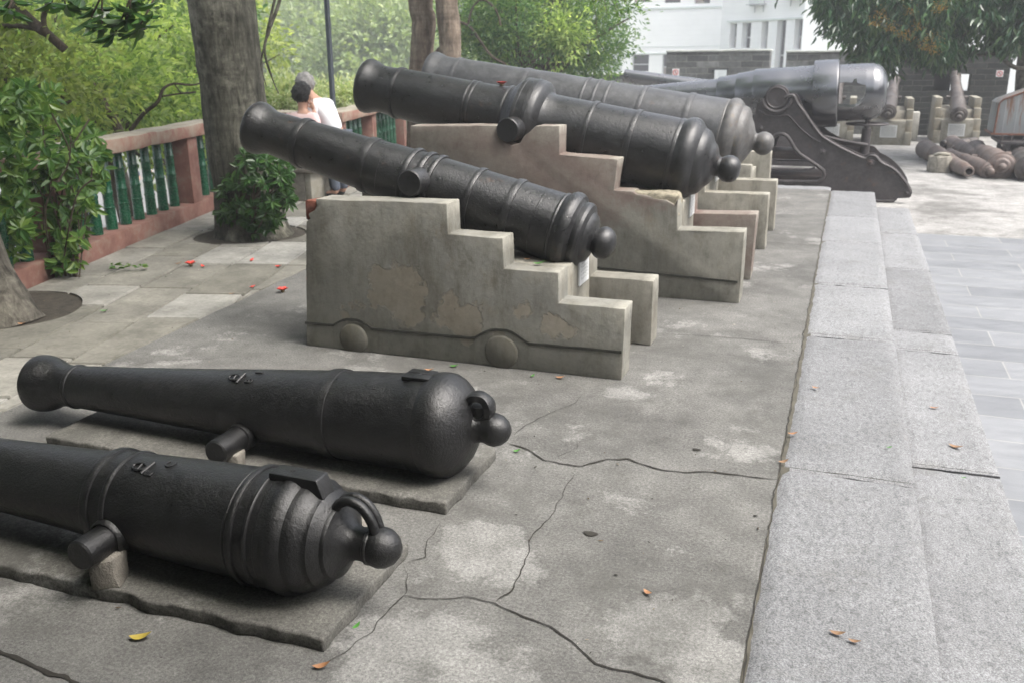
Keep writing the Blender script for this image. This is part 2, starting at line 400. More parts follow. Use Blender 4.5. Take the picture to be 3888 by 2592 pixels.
def addslab(poly, z):
    c = Vector((sum(p[0] for p in poly)/len(poly), sum(p[1] for p in poly)/len(poly)))
    o = len(V); n = len(poly)
    for (zz, sh) in ((z, .008), (z-.012, 0), (-.05, 0)):
        for p in poly:
            d = (c-Vector(p)).normalized(); V.append((p[0]+d.x*sh, p[1]+d.y*sh, zz))
    F.append(tuple(range(o, o+n))); F.append(tuple(range(o+2*n, o+3*n))[::-1])
    for L in (0, 1):
        for i in range(n): F.append((o+L*n+i, o+(L+1)*n+i, o+(L+1)*n+(i+1) % n, o+L*n+(i+1) % n))
def edge_x(y):
    for i in range(len(edge)-1):
        if edge[i][1] <= y <= edge[i+1][1]:
            t = (y-edge[i][1])/(edge[i+1][1]-edge[i][1]); return edge[i][0]+t*(edge[i+1][0]-edge[i][0])
    return -4.4
rows = [0]; rr = random.Random(3)
while rows[-1] < 4.2: rows.append(rows[-1]+rr.uniform(.38, .56))
def clip_poly(poly, f):   # keep f>=0
    out = []
    for i in range(len(poly)):
        a, b = poly[i], poly[(i+1) % len(poly)]; fa, fb = f(a), f(b)
        if fa >= 0: out.append(a)
        if (fa >= 0) != (fb >= 0):
            t = fa/(fa-fb); out.append((a[0]+(b[0]-a[0])*t, a[1]+(b[1]-a[1])*t))
    return out
for i in range(len(rows)-1):
    t = -10 + rr.uniform(0, .8)
    while t < 9.5:
        L = rr.uniform(.55, 1.15); g_ = .009; p0 = Vector((-6.13, 5.43, 0)) - n_b*.012
        q = []
        for (tt, oo) in ((t+g_, rows[i]+g_), (t+L-g_, rows[i]+g_), (t+L-g_, rows[i+1]-g_), (t+g_, rows[i+1]-g_)):
            p = p0 + u_b*(tt+rr.uniform(-.008, .008)) - n_b*(oo+rr.uniform(-.006, .006)); q.append((p.x, p.y))
        t += L
        q = clip_poly(q, lambda p: edge_x(p[1])-.022 - p[0])
        q = clip_poly(q, lambda p: 12.7-p[1])
        if len(q) < 3: continue
        cx_ = sum(p[0] for p in q)/len(q); cy_ = sum(p[1] for p in q)/len(q)
        # subdivide outline, push points out of the tree pits
        qq = []
        for k in range(len(q)):
            a, b = Vector(q[k]), Vector(q[(k+1) % len(q)]); n = max(1, int((b-a).length/.09))
            for j in range(n): qq.append(a.lerp(b, j/n))
        bad = False
        addslab([(p.x, p.y) for p in qq], rr.uniform(-.004, .005))
pav = tag(mk('paving', V, F, m_slab), kind='structure')
cuts_ = []
for h, hr in holes:
    n = 44; CV = [(h.x+hr*(1+.05*math.sin(3*k_*6.283/n+1))*math.cos(k_*6.283/n), h.y+hr*(1+.04*math.sin(2*k_*6.283/n))*math.sin(k_*6.283/n), z) for z in (-.09, .1) for k_ in range(n)]
    me = bpy.data.meshes.new('c'); me.from_pydata(CV, [], [tuple(range(n))[::-1], tuple(range(n, 2*n))]+[(k_, (k_+1) % n, n+(k_+1) % n, n+k_) for k_ in range(n)])
    c_ = bpy.data.objects.new('c', me); COL.objects.link(c_); cuts_.append(c_); md = pav.modifiers.new('b', 'BOOLEAN'); md.operation = 'DIFFERENCE'; md.object = c_; md.solver = 'EXACT'
nm = bpy.data.meshes.new_from_object(pav.evaluated_get(bpy.context.evaluated_depsgraph_get())); pav.modifiers.clear(); pav.data = nm
for c_ in cuts_: bpy.data.objects.remove(c_)
# soil in tree pits + low rims
m_soil = plain("pit_soil", (.045, .038, .028), 1, var=.5, sc=14, bump=.8, bd=.02)
for h, hr in holes:
    V, F = lathe([(0.004, .001), (0.0, hr*.5), (-.002, hr+.06)], (h.x, h.y, -.012), (0, 0, 1), 40, cap=False)
    tag(mk('soil', V, F, m_soil), kind='structure')
# granite kerb courses
def stone(V0, F0, x0, x1, y0, y1, z0, z1, seed):
    nx = max(3, int((x1-x0)/.035)); ny = max(3, int((y1-y0)/.05)); rr = random.Random(seed)
    dz = rr.uniform(-.005, .003); o = len(V0)
    for j in range(ny+1):
        for i in range(nx+1):
            x = x0+(x1-x0)*i/nx; y = y0+(y1-y0)*j/ny
            ex = min(i, nx-i); ey = min(j, ny-j)
            z = z1 + dz + .0055*noise.noise(Vector((x*9, y*7, seed))) + .0035*noise.noise(Vector((x*30, y*24, seed)))
            k = min(ex, ey)
            if k == 0: z -= .016
            if ex == 0: x += (.004*noise.noise(Vector((y*13, seed, 0))))*(1 if i == 0 else 1)
            if ey == 0: y += .005*noise.noise(Vector((x*9, seed, 4)))
            V0.append((x, y, z))
    W = nx+1
    for j in range(ny):
        for i in range(nx): F0.append((o+j*W+i, o+j*W+i+1, o+(j+1)*W+i+1, o+(j+1)*W+i))
    rim = [i for i in range(W)] + [j*W+nx for j in range(1, ny+1)] + [ny*W+i for i in range(nx-1, -1, -1)] + [j*W for j in range(ny-1, 0, -1)]
    b = len(V0)
    for k in rim: x, y, z = V0[o+k]; V0.append((x, y, z0))
    for k in range(len(rim)): k2 = (k+1) % len(rim); F0.append((o+rim[k], b+k, b+k2, o+rim[k2]))
V, F = [], []
ys = [-.6, 1.62, 3.856, 5.99, 7.456, 9.26, 10.79, 12.9]
for i in range(len(ys)-1): stone(V, F, -.138, .415, ys[i]+.006, ys[i+1]-.006, -.16, 0, i+1)
stone(V, F, -1.9, -.139, 12.86, 13.25, -.3, -.002, 40); stone(V, F, -4.4, -1.91, 12.86, 13.25, -.3, -.002, 41)
tag(mk('kerb', V, F, m_gran, smooth=50), kind='structure')
V, F = [], []
ys = [-.6, 2.35, 4.424, 6.346, 6.818, 8.885, 10.7, 12.58]
for i in range(len(ys)-1): stone(V, F, .30 if False else .418, .832, ys[i]+.004, ys[i+1]-.004, -.3, -.15, i+20)
tag(mk('step', V, F, m_gran, smooth=50), kind='structure')
bm = bmesh.new(); box(bm, (-.139, -6, -.3), (.416, 12.85, -.165)); box(bm, (-.16, -6, -.29), (-.10, 12.84, -.012)); tag(bmo('footing', bm, m_bed), kind='structure')

# cracks in the platform: thin dark ragged seams lying in the slab
m_crack = plain("crack_dirt_and_shade", (.022, .02, .016), 1, var=.4)
m_moss = plain("crack_moss", (.035, .055, .018), 1, var=.5, sc=30)
def crack(pts, w0, w1, seed, z=.004, mat=m_crack, jag=.018):
    P = []
    for i in range(len(pts)-1):
        a, b = Vector((*pts[i], 0)), Vector((*pts[i+1], 0)); n = max(2, int((b-a).length/.018))
        for k in range(n): P.append(a.lerp(b, k/n))
    P.append(Vector((*pts[-1], 0))); V = []; F = []
    for i, p in enumerate(P):
        d = (P[min(i+1, len(P)-1)]-P[max(0, i-1)]).normalized(); nrm = Vector((-d.y, d.x, 0)); s = i*.018
        off = jag*noise.noise(Vector((s*5, seed, 0))) + jag*.55*noise.noise(Vector((s*19, seed, 5)))
        t = i/(len(P)-1); ww = (w0+(w1-w0)*t)*(.35+1.1*abs(noise.noise(Vector((s*7, seed, 9))))+.25*rnd.random()) * min(1, (len(P)-i)/6, (i+1)/4)
        c = p + nrm*off; V += [c+nrm*ww/2+Vector((0, 0, z)), c-nrm*ww/2+Vector((0, 0, z))]
        if i: F.append((2*i-2, 2*i-1, 2*i+1, 2*i))
    o = mk('crack', V, F, mat, platform); return o
crack([(-1.38, 3.7), (-1.26, 3.65), (-1.15, 3.58), (-.98, 3.56), (-.87, 3.68), (-.8, 3.71), (-.67, 3.65), (-.55, 3.65), (-.41, 3.7), (-.26, 3.7), (-.14, 3.71)], .010, .013, 1)
crack([(-1.34, 1.97), (-1.31, 2.05), (-1.28, 2.17), (-1.27, 2.39), (-1.16, 2.41), (-1.08, 2.45), (-.96, 2.45), (-.85, 2.41), (-.75, 2.38), (-.63, 2.31), (-.56, 2.26), (-.47, 2.25), (-.36, 2.24), (-.29, 2.2), (-.22, 2.15), (-.14, 2.1)], .004, .013, 2)
crack([(-.96, 2.45), (-.93, 2.56), (-.97, 2.82), (-.99, 2.92), (-.96, 3.11), (-.98, 3.34), (-.97, 3.53)], .006, .004, 3)
crack([(-1.36, 2.57), (-1.31, 2.64), (-1.35, 2.76), (-1.37, 2.9)], .005, .004, 4)
crack([(-1.38, 3.8), (-1.33, 4.05), (-1.22, 4.3), (-1.21, 4.48)], .006, .003, 5)
crack([(-2.6, 1.74), (-2.31, 1.70), (-2.2, 1.69), (-2.1, 1.67), (-1.9, 1.66), (-1.6, 1.5)], .022, .016, 6)
crack([(-.99, 5.67), (-.74, 5.71), (-.52, 5.73), (-.25, 5.72), (-.15, 5.74)], .006, .009, 7)
crack([(-3.95, 3.98), (-3.8, 4.18), (-3.53, 4.29), (-3.3, 4.5)], .006, .003, 8)
crack([(-1.12, 3.6), (-1.05, 3.75), (-1.07, 3.84)], .004, .003, 9)
crack([(-1.38, 3.78), (-1.31, 3.8), (-1.27, 3.72)], .004, .003, 10)
crack([(-1.27, 2.39), (-1.31, 2.5), (-1.36, 2.57)], .005, .004, 11)
for y in [2.6, 5.3, 7.9, 10.2]: pass
crack([(-.14, y) for y in [-1+.4*i for i in range(35)]], .007, .007, 12, jag=.012)
crack([(-4.0, 9.0), (-2, 9.05), (-.15, 8.95)], .006, .008, 13)
kerb_o = bpy.data.objects['kerb']; step_o = bpy.data.objects['step']
def joint(pts, w0, w1, seed, z, par, name='joint'):
    o = crack(pts, w0, w1, seed, z, jag=.006); o.name = name; o.parent = par
for i, y in enumerate([1.62, 3.856, 5.99, 7.456, 9.26, 10.79]): joint([(-.13, y), (.41, y)], .011, .008, 60+i, .002, kerb_o)
for i, y in enumerate([2.35, 4.424, 6.346, 6.818, 8.885, 10.7]): joint([(.425, y), (.83, y)], .010, .008, 80+i, -.148, step_o)
joint([(.428, -.5+.4*i) for i in range(33)], .022, .018, 95, -.1475, step_o, 'riser_shade_line')  # dark strips stand in for shade along the riser feet
joint([(.842, -.5+.4*i) for i in range(33)], .02, .016, 97, -.2925, step_o, 'riser_shade_line')
# small holes worn in the slab
for k, (x, y, r) in enumerate([(-.78, 3.0, .022), (-.52, 3.91, .016), (-.2, 3.35, .007), (-.62, 2.75, .006), (-1.1, 3.05, .005)]):
    V = [(x+r*1.25*math.cos(t)*(1+.25*math.sin(3*t+k)), y+r*.8*math.sin(t), .0045) for t in [2*math.pi*i/14 for i in range(14)]]
    mk('pit_mark', V, [tuple(range(14))], m_crack, platform)

# hills beyond
s_ = NT("hill_cover"); P = s_.n('ShaderNodeNewGeometry').outputs['Position']
m_hill = s_.fin(s_.ramp(s_.noise(.3, 9, .7, P), [(.35, (.03, .055, .02)), (.65, (.07, .12, .035))]), .95)
V = []; F = []; NX, NY = 70, 40
def hill_z(x, y):
    t = max(0, min(1, (y-55)/150)); t = t*t*(3-2*t)
    return -5.1 + t*(21 + 8*noise.noise(Vector((x*.012, y*.008, 1))) + 3*noise.noise(Vector((x*.04, y*.04, 3))))
for j in range(NY+1):
    for i in range(NX+1):
        x = -420 + 620*i/NX; y = 45 + 330*j/NY; V.append((x, y, hill_z(x, y)))
for j in range(NY):
    for i in range(NX): a = j*(NX+1)+i; F.append((a, a+1, a+NX+2, a+NX+1))
tag(mk('hill', V, F, m_hill, smooth=180), kind='structure')

# ================================================================== PLINTHS
rust_run = plain("brick_red", (.16, .055, .035), .95, var=.5, sc=20, bump=.6, bd=.01)
m_dark = plain("groove_black", (.03, .03, .024), 1, var=.4, sc=30)
m_marble = plain("plaque_marble", (.62, .63, .63), .35, var=.06, sc=12, bump=.05)
m_ink = plain("engraved_ink", (.12, .13, .13), .6)
def rough_edges(bm, amp, sc=7):
    for v in bm.verts:
        p = v.co; v.co += Vector((noise.noise(p*sc), noise.noise(p*sc+Vector((9, 0, 0))), noise.noise(p*sc+Vector((0, 9, 0)))))*amp
def wallpiece(name, prof, y0, y1, mat, parent, bev=.008, amp=.004, label=None):
    bm = bmesh.new(); P = []
    for i in range(len(prof)):     # add points along edges so that the arris can wander
        a, b = Vector(prof[i]), Vector(prof[(i+1) % len(prof)]); n = max(1, int((b-a).length/.07))
        for k in range(n): P.append(tuple(a.lerp(b, k/n)))
    prism(bm, P, 'XZ', y0, y1, bev, 2); rough_edges(bm, amp)
    o = bmo(name, bm, mat, parent, 40)
    if label: o['label'] = label
    return o
def plinth(label, loc, prof, yn, yf, core, mats, groove=None, wheels=(), plaque=None, farprof=None):
    t = thing('cannon_plinth', label, 'plinth', loc, 'stepped stone plinths under the cannons')
    wallpiece('side_wall', prof, yn[0], yn[1], mats[0], t)
    wallpiece('side_wall', farprof or prof, yf[0], yf[1], mats[1], t)
    cprof = core; wallpiece('core_block', cprof, yn[1]+.002, yf[0]-.002, mats[2], t, .006, .003)
    if groove:      # dark strip following the groove line across the near wall
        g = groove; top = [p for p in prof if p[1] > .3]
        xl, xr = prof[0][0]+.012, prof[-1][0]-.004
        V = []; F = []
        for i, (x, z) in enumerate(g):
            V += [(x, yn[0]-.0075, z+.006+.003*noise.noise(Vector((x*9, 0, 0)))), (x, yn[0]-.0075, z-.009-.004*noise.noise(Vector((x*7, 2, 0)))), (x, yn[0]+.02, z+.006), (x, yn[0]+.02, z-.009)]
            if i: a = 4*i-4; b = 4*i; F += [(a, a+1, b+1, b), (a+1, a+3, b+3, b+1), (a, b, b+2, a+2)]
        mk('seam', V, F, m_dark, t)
    for (x, z, r) in wheels:
        V, F = lathe([(0, .001), (0, r-.012), (.006, r-.004), (.014, r), (.03, r)], (x, yn[0]-.014, z), (0, 1, 0), 36, cap=False)
        mk('wheel_relief', V, F, p1w, t, 40)
    if plaque:
        X, y0, y1, z0, z1 = plaque
        bm = bmesh.new(); box(bm, (X, y0, z0), (X+.012, y1, z1), .0015, seg=1); pq = bmo('plaque', bm, m_marble, t, 40)
        V = []; F = []; rr = random.Random(int(X*1000)); rows_ = int((z1-z0)/.024)-1
        for r_ in range(rows_):
            z = z1-.024*(r_+1.3); y = y0+.02+(.02 if r_ == 0 else 0)
            while y < y1-.03:
                for q in range(rr.randint(3, 5)):       # tiny engraved strokes of each illegible character
                    yy = y+rr.uniform(0, .011); zz = z+rr.uniform(-.006, .006); hz = rr.random() < .5
                    w_, h_ = (.009, .0016) if hz else (.0016, .010); o = len(V)
                    V += [(X+.0145, yy, zz), (X+.0145, yy+w_, zz), (X+.0145, yy+w_, zz+h_), (X+.0145, yy, zz+h_)]; F.append((o, o+1, o+2, o+3))
                y += .0185
        if V: mk('inscription', V, F, m_ink, pq)
    return t
p1a = plaster("plaster_grey_peeling", (.235, .234, .212), seed=1,
    peel=[(.68, .42, .17), (.55, .47, .09), (.72, .28, .10), (.98, .30, .09), (1.12, .26, .12), (1.03, .37, .07), (1.45, .36, .055), (.38, .27, .055), (.30, .22, .05), (1.62, .28, .07), (1.75, .27, .05), (.5, .16+.2, .05), (1.30, .19, .05)])
p1w = plaster("plaster_grey_relief", (.165, .16, .138), seed=7, worn=0)
p1b = plaster("plaster_grey", (.22, .21, .18), seed=2)
p1c = plaster("plaster_pale", (.30, .285, .24), seed=3)
# chipped brick corner at the top left
prof1 = [(-3.115, 0), (-3.05, .80), (-3.022, .815), (-3.03, .845), (-2.985, .868), (-2.965, .90), (-2.968, .938), (-2.105, .952), (-2.105, .772), (-1.772, .770), (-1.766, .594), (-1.44, .594), (-1.438, .42), (-1.056, .418), (-1.064, 0)]
g1 = []
for i in range(61):
    x = -3.108+2.04*i/60; z = .155+.016*(i/60)
    for (xc, zc, r) in ((-2.768, .078, .118), (-1.787, .094, .128)):
        d = abs(x-xc)
        if d < r*1.5: z = max(z, zc + (r*1.08 if d < r*.35 else r*1.08*(1-((d/r-.35)/1.15)**1.3*.6)) )
    g1.append((x, z))
core1 = [(-3.0, 0), (-3.0, .50), (-2.2, .50), (-1.9, .592), (-1.441, .592), (-1.441, 0)]
pl1 = plinth('grey stepped plinth with peeling plaster and two wheel reliefs, nearest the camera', (-3.115, 4.72, 0), prof1, (4.72, 4.905), (5.40, 5.58), core1,
    (p1a, p1b, p1c), g1, [(-2.768, .078, .099), (-1.787, .094, .104)], (-1.441, 5.12, 5.33, .42, .585),
    farprof=[(-3.1, 0), (-3.03, .94), (-2.105, .945), (-2.105, .772), (-1.772, .770), (-1.766, .594), (-1.44, .594), (-1.438, .42), (-1.036, .42), (-1.036, 0)])
bm = bmesh.new(); box(bm, (-3.055, 4.735, .80), (-2.96, 4.895, .925), .012); rough_edges(bm, .01, 20); o = bmo('exposed_brick', bm, rust_run, pl1, 40); o['label'] = 'red brick exposed at the chipped corner'
p2a = plaster("plaster_red_remains", (.235, .23, .20), red=(-.62, 1.0, -.55), seed=5)
p2b = plaster("plaster_red_far", (.20, .15, .13), red=(0, 0, -.6), seed=6)
prof2 = [(-3.30, 0), (-3.243, 1.232), (-2.50, 1.245), (-2.475, 1.17), (-2.44, 1.115), (-2.39, 1.10), (-2.33, 1.115), (-2.29, 1.17), (-2.25, 1.20), (-2.20, 1.247), (-2.014, 1.25), (-2.012, 1.04), (-1.562, 1.018), (-1.589, .790),
    (-1.45, .790), (-1.42, .768), (-1.33, .76), (-1.27, .742), (-1.19, .735), (-1.135, .70), (-1.118, .735), (-1.113, .74), (-1.104, .52), (-.625, .532), (-.627, 0)]
pl2 = plinth('tall stepped plinth with red-brown paint remains under the cannon with a thick central collar', (-3.3, 6.6, 0), prof2, (6.6, 6.79), (7.37, 7.555),
    [(-3.2, 0), (-3.2, .8), (-2.0, .8), (-1.6, .76), (-1.107, .70), (-1.107, 0)], (p2a, p2b, p1c), [(-1.9+.0212*i, .205-.0007*i) for i in range(60)], (),
    (-1.107, 7.10, 7.31, .53, .78), farprof=[(-3.3, 0), (-3.24, 1.232), (-2.014, 1.25), (-2.012, 1.04), (-1.562, 1.018), (-1.589, .79), (-1.113, .788), (-1.104, .52), (-.61, .535), (-.628, 0)])
# broken ledge showing coarse render
bm = bmesh.new(); box(bm, (-1.46, 6.615, .60), (-1.116, 6.785, .776), .02, seg=2)
bmesh.ops.subdivide_edges(bm, edges=bm.edges[:], cuts=3, use_grid_fill=True); rough_edges(bm, .022, 16)
o = bmo('broken_ledge', bm, plain("coarse_render", (.30, .27, .20), 1, var=.5, sc=26, bump=.9, bd=.012), pl2, 60); o['label'] = 'broken ledge of coarse yellowish render'
p3a = plaster("plaster_pale_stained", (.33, .31, .26), seed=8)
prof3 = [(-3.5, 0), (-3.44, 1.16), (-2.2, 1.17), (-2.2, .97), (-1.72, .96), (-1.72, .74), (-1.21, .735), (-1.205, .512), (-.625, .515), (-.622, 0)]
pl3 = plinth('pale stained stepped plinth under the third raised cannon', (-3.5, 8.63, 0), prof3, (8.63, 8.80), (9.62, 9.80),
    [(-3.4, 0), (-3.4, .7), (-1.8, .74), (-1.21, .62), (-1.21, 0)], (p3a, p3a, p1c), None, (), (-1.21, 9.30, 9.58, .52, .73))
pl4 = plinth('small low plinth with no cannon, last in the row before the big gun', (-3.2, 11.2, 0),
    [(-3.2, 0), (-3.2, .62), (-1.9, .62), (-1.9, .50), (-1.02, .50), (-1.02, 0)], (11.05, 11.2), (12.05, 12.25),
    [(-3.1, 0), (-3.1, .4), (-1.05, .38), (-1.05, 0)], (p3a, p3a, p1c), farprof=[(-3.2, 0), (-3.2, .62), (-1.7, .62), (-1.7, .56), (-.88, .56), (-.88, 0)])
# ground slabs under the two low cannons
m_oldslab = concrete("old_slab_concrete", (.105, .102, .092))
def groundslab(label, x0, x1, y0, y1, z1, seed):
    n = 34; V = []; F = []
    bm = bmesh.new(); P = []
    def jag(a, b, k, amp):
        a = Vector(a); b = Vector(b); d = (b-a); nn = Vector((-d.y, d.x)).normalized(); m = max(4, int(d.length/.05))
        return [tuple(a.lerp(b, i/m)+nn*amp*noise.noise(Vector((i*.45, k, seed)))) for i in range(m)]
    P = jag((x0, y0), (x1, y0), 1, .022)+jag((x1, y0), (x1, y1), 2, .016)+jag((x1, y1), (x0, y1), 3, .02)+jag((x0, y1), (x0, y0), 4, .012)
    prism(bm, P, 'XY', -.004, z1+.008, .010, 3); rough_edges(bm, .008, 18)
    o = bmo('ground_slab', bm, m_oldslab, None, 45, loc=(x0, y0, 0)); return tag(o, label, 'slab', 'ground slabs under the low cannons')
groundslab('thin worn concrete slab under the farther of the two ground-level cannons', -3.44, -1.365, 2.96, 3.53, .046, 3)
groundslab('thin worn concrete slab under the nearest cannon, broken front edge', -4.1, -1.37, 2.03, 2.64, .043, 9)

# ================================================================== CANNONS
ir_near = iron("black_painted_iron", .004, .013, (1,1,1.03), r0=.27, r1=.45, pit=1.25, metal=.05)
ir_near.node_tree.nodes["Principled BSDF"].inputs["IOR"].default_value = 1.56
ir_mid = iron("dark_weathered_iron", .007, .024, (1, 1.01, 1.06), rust=.05, r0=.24, r1=.44, pit=1.3, metal=.05)
ir_far = iron("grey_weathered_iron", .03, .075, (.96, .99, 1.05), rust=.03, r0=.34, r1=.55, pit=1.3, metal=.1)
ir_lich = iron("lichen_iron", .045, .11, (1.03, 1, .97), rust=.2, r0=.4, r1=.62, lichen=.45, pit=1.3, metal=.1)
s_ = NT("big_gun_grey_paint"); a = s_.noise(1.5, 5, .6)
col = s_.ramp(a, [(.3, (.022, .024, .030)), (.7, (.04, .043, .052))]); st = s_.ramp(s_.noise(6, 8, .75), [(.62, 0), (.72, 1)]); col = s_.mix(s_.math('MULTIPLY', st, .35), col, (.03, .028, .028, 1))
ir_gun = s_.fin(col, s_.ramp(a, [(.3, .22), (.7, .30)]), .1, .5); s_.b.inputs['IOR'].default_value = 2.4
ir_carr = iron("carriage_brown_paint", .035, .07, (1.1, .98, 1.0), rust=.22, r0=.42, r1=.6, pit=.6, metal=.4)
m_hole = plain("bore_dark", (.008, .008, .008), .9)
def cannon(label, P0, a, barrel, casc, mat, trun=None, bore=.06, group='old iron cannons', cmat=None, seg=80):
    P0 = Vector(P0); a = Vector(a).normalized()
    L = barrel[-1][0]; base = P0 + a*(L*.35)
    t = thing('cannon', label, 'cannon', (base.x, base.y, 0 if base.z < 3 else 0), group)
    rl = barrel[-1][1]
    prof = list(barrel) + [(L+.004, rl-.012), (L+.002, bore+.006), (L-.004, bore), (L-.5, bore), (L-.5, .001)]
    V, F = lathe(prof, P0, a, seg, cap=False); mk('barrel', V, F, mat, t, 28)
    V, F = lathe(casc, P0, a, seg, cap=False); mk('cascabel', V, F, cmat or mat, t, 28)
    if trun:
        s, r, y0, y1, dz = trun; c = P0 + a*s; rb = y1
        for sg in (-1, 1):
            e = y0 if sg < 0 else y1
            c2 = Vector((c.x, P0.y, c.z+dz))
            V, F = lathe([(abs(e)-.0, .001), (abs(e), r-.006), (abs(e)-.006, r), (.10, r*1.03)], c2, (0, sg, 0), 40, cap=False)
            mk('trunnion', V, F, mat, t, 30)
    return t
def band(s0, s1, r, h, body):  # rounded moulding between s0..s1 standing h proud
    return [(s0, r), (s0+.002, r+h*.7), (s0+(s1-s0)*.3, r+h), (s0+(s1-s0)*.7, r+h), (s1-.002, r+h*.7), (s1, body)]
# --- cannon 1 (grey plinth)
b1 = [(.295, .209), (.402, .208), (.405, .2055), (.54, .205)] + band(.55, .60, .205, .009, .202) + [(.80, .197)] + band(.812, .85, .197, .010, .196) + [(1.08, .191)] + \
    band(1.088, 1.125, .191, .014, .190) + [(1.155, .189)] + band(1.16, 1.20, .189, .014, .188) + [(1.245, .187)] + band(1.25, 1.29, .187, .014, .184) + \
    [(1.44, .180), (1.443, .176), (1.535, .172)] + band(1.54, 1.60, .172, .008, .167) + [(1.88, .159), (2.035, .1535)] + band(2.04, 2.09, .153, .010, .148) + \
    [(2.20, .145), (2.28, .1405), (2.315, .142), (2.346, .151), (2.38, .165), (2.41, .1715), (2.43, .170), (2.443, .162)]
ca1 = [(-.076, .001), (-.073, .035), (-.062, .063), (-.045, .083), (-.02, .096), (.005, .099), (.028, .092), (.044, .078), (.052, .074), (.058, .082), (.064, .118), (.075, .140), (.088, .150), (.098, .158), (.104, .178),
    (.113, .195), (.13, .203), (.148, .202), (.160, .198), (.168, .206), (.178, .226), (.195, .238), (.215, .242), (.235, .240), (.252, .230), (.264, .219), (.274, .214), (.283, .218), (.292, .215), (.296, .209)]
cannon('black cannon with three close bands, raised on the grey peeling plinth', (-1.298, 5.15, .689), (-.966, 0, .2575), b1, ca1, ir_mid, (1.145, .078, .30, .30, .052), .06)
# --- cannon 2 (thick collar)
b2 = [(.43, .289), (.53, .288), (.73, .281)] + band(.735, .78, .281, .008, .279) + [(1.08, .272)] + band(1.085, 1.125, .272, .010, .271) + [(1.36, .263), (1.45, .262), (1.482, .272), (1.498, .30), (1.52, .335), (1.535, .345), (1.57, .350), (1.574, .355), (1.60, .355), (1.604, .350),
    (1.66, .345), (1.664, .349), (1.69, .347), (1.70, .335), (1.722, .322), (1.745, .300), (1.77, .272), (1.79, .258)] + band(1.80, 1.83, .253, .006, .247) + [(1.86, .243), (1.93, .238), (2.085, .229)] + band(2.09, 2.12, .229, .008, .228) + band(2.13, 2.16, .228, .008, .226) + \
    [(2.57, .212), (2.77, .203)] + band(2.775, 2.82, .203, .010, .198) + [(2.87, .194), (2.945, .191), (2.99, .196), (3.03, .209), (3.06, .222), (3.085, .226), (3.105, .224), (3.118, .215)]
ca2 = [(-.088, .001), (-.084, .04), (-.07, .07), (-.045, .093), (-.01, .104), (.025, .100), (.05, .086), (.068, .074), (.082, .075), (.096, .09), (.108, .12), (.122, .148), (.14, .165), (.155, .180), (.165, .20), (.18, .225), (.20, .244),
    (.222, .253), (.238, .258), (.25, .272), (.27, .297), (.295, .313), (.32, .318), (.35, .315), (.372, .306), (.388, .296), (.398, .292), (.41, .295), (.425, .294), (.431, .289)]
cannon('black cannon with a thick swollen collar round its middle, on the red-brown plinth', (-.819, 7.08, .917), (-.981, 0, .193), b2, ca2, ir_mid, (1.632, .090, .50, .48, -.02), .075)
# --- cannon 3
b3 = [(.42, .349), (.72, .341)] + band(.73, .79, .341, .008, .334) + [(1.18, .325)] + band(1.20, 1.25, .324, .010, .320) + [(1.55, .312)] + band(1.56, 1.595, .312, .010, .311) + band(1.68, 1.715, .309, .010, .308) + band(1.80, 1.835, .306, .010, .305) + \
    [(2.17, .299), (2.43, .288)] + band(2.435, 2.50, .288, .007, .284) + [(3.01, .272), (3.20, .265)] + band(3.21, 3.26, .265, .009, .260) + [(3.38, .257), (3.43, .262), (3.48, .276), (3.515, .285), (3.545, .283), (3.56, .274)]
ca3 = [(-.098, .001), (-.092, .05), (-.07, .085), (-.04, .104), (0, .113), (.035, .106), (.06, .09), (.075, .082), (.09, .084), (.105, .105), (.118, .138), (.135, .175), (.152, .20), (.165, .225), (.178, .26), (.195, .292), (.215, .308), (.24, .314), (.255, .318),
    (.268, .335), (.29, .358), (.32, .371), (.35, .372), (.375, .366), (.39, .354), (.40, .347), (.41, .351), (.421, .349)]
cannon('grey weathered cannon with lichen-stained breech, third and farthest raised one', (-.752, 9.22, .918), (-.986, 0, .1695), b3, ca3, ir_far, (1.70, .10, .52, .50, 0), .09, cmat=ir_lich)

def place_text(txt, size, pos, up, right, ext, parent, mat, name='raised_letter', bevel=.0012):
    cu = bpy.data.curves.new('t', 'FONT'); cu.body = txt; cu.size = size; cu.extrude = ext; cu.align_x = 'CENTER'; cu.align_y = 'CENTER'; cu.bevel_depth = bevel
    o = bpy.data.objects.new('t', cu); COL.objects.link(o)
    dg = bpy.context.evaluated_depsgraph_get(); me = bpy.data.meshes.new_from_object(o.evaluated_get(dg))
    bpy.data.objects.remove(o); up = Vector(up).normalized(); right = Vector(right).normalized(); nz = right.cross(up)
    mt = Matrix((right, up, nz)).transposed().to_4x4(); mt.translation = Vector(pos) - Vector(root(parent).location)
    me.transform(mt); me.materials.clear(); return link(name, me, mat, parent)
def on_barrel(P0, a, s, ang, r):
    """point on the barrel; ang measured from straight up towards +Y (away from camera)"""
    a = Vector(a).normalized(); c = Vector(P0)+a*s; up = a.cross(Vector((0, 1, 0))).normalized()
    if up.z < 0: up = -up
    d = up*math.cos(ang)+Vector((0, 1, 0))*math.sin(ang); tang = -up*math.sin(ang)+Vector((0, 1, 0))*math.cos(ang)
    return c+d*r, a, tang, d
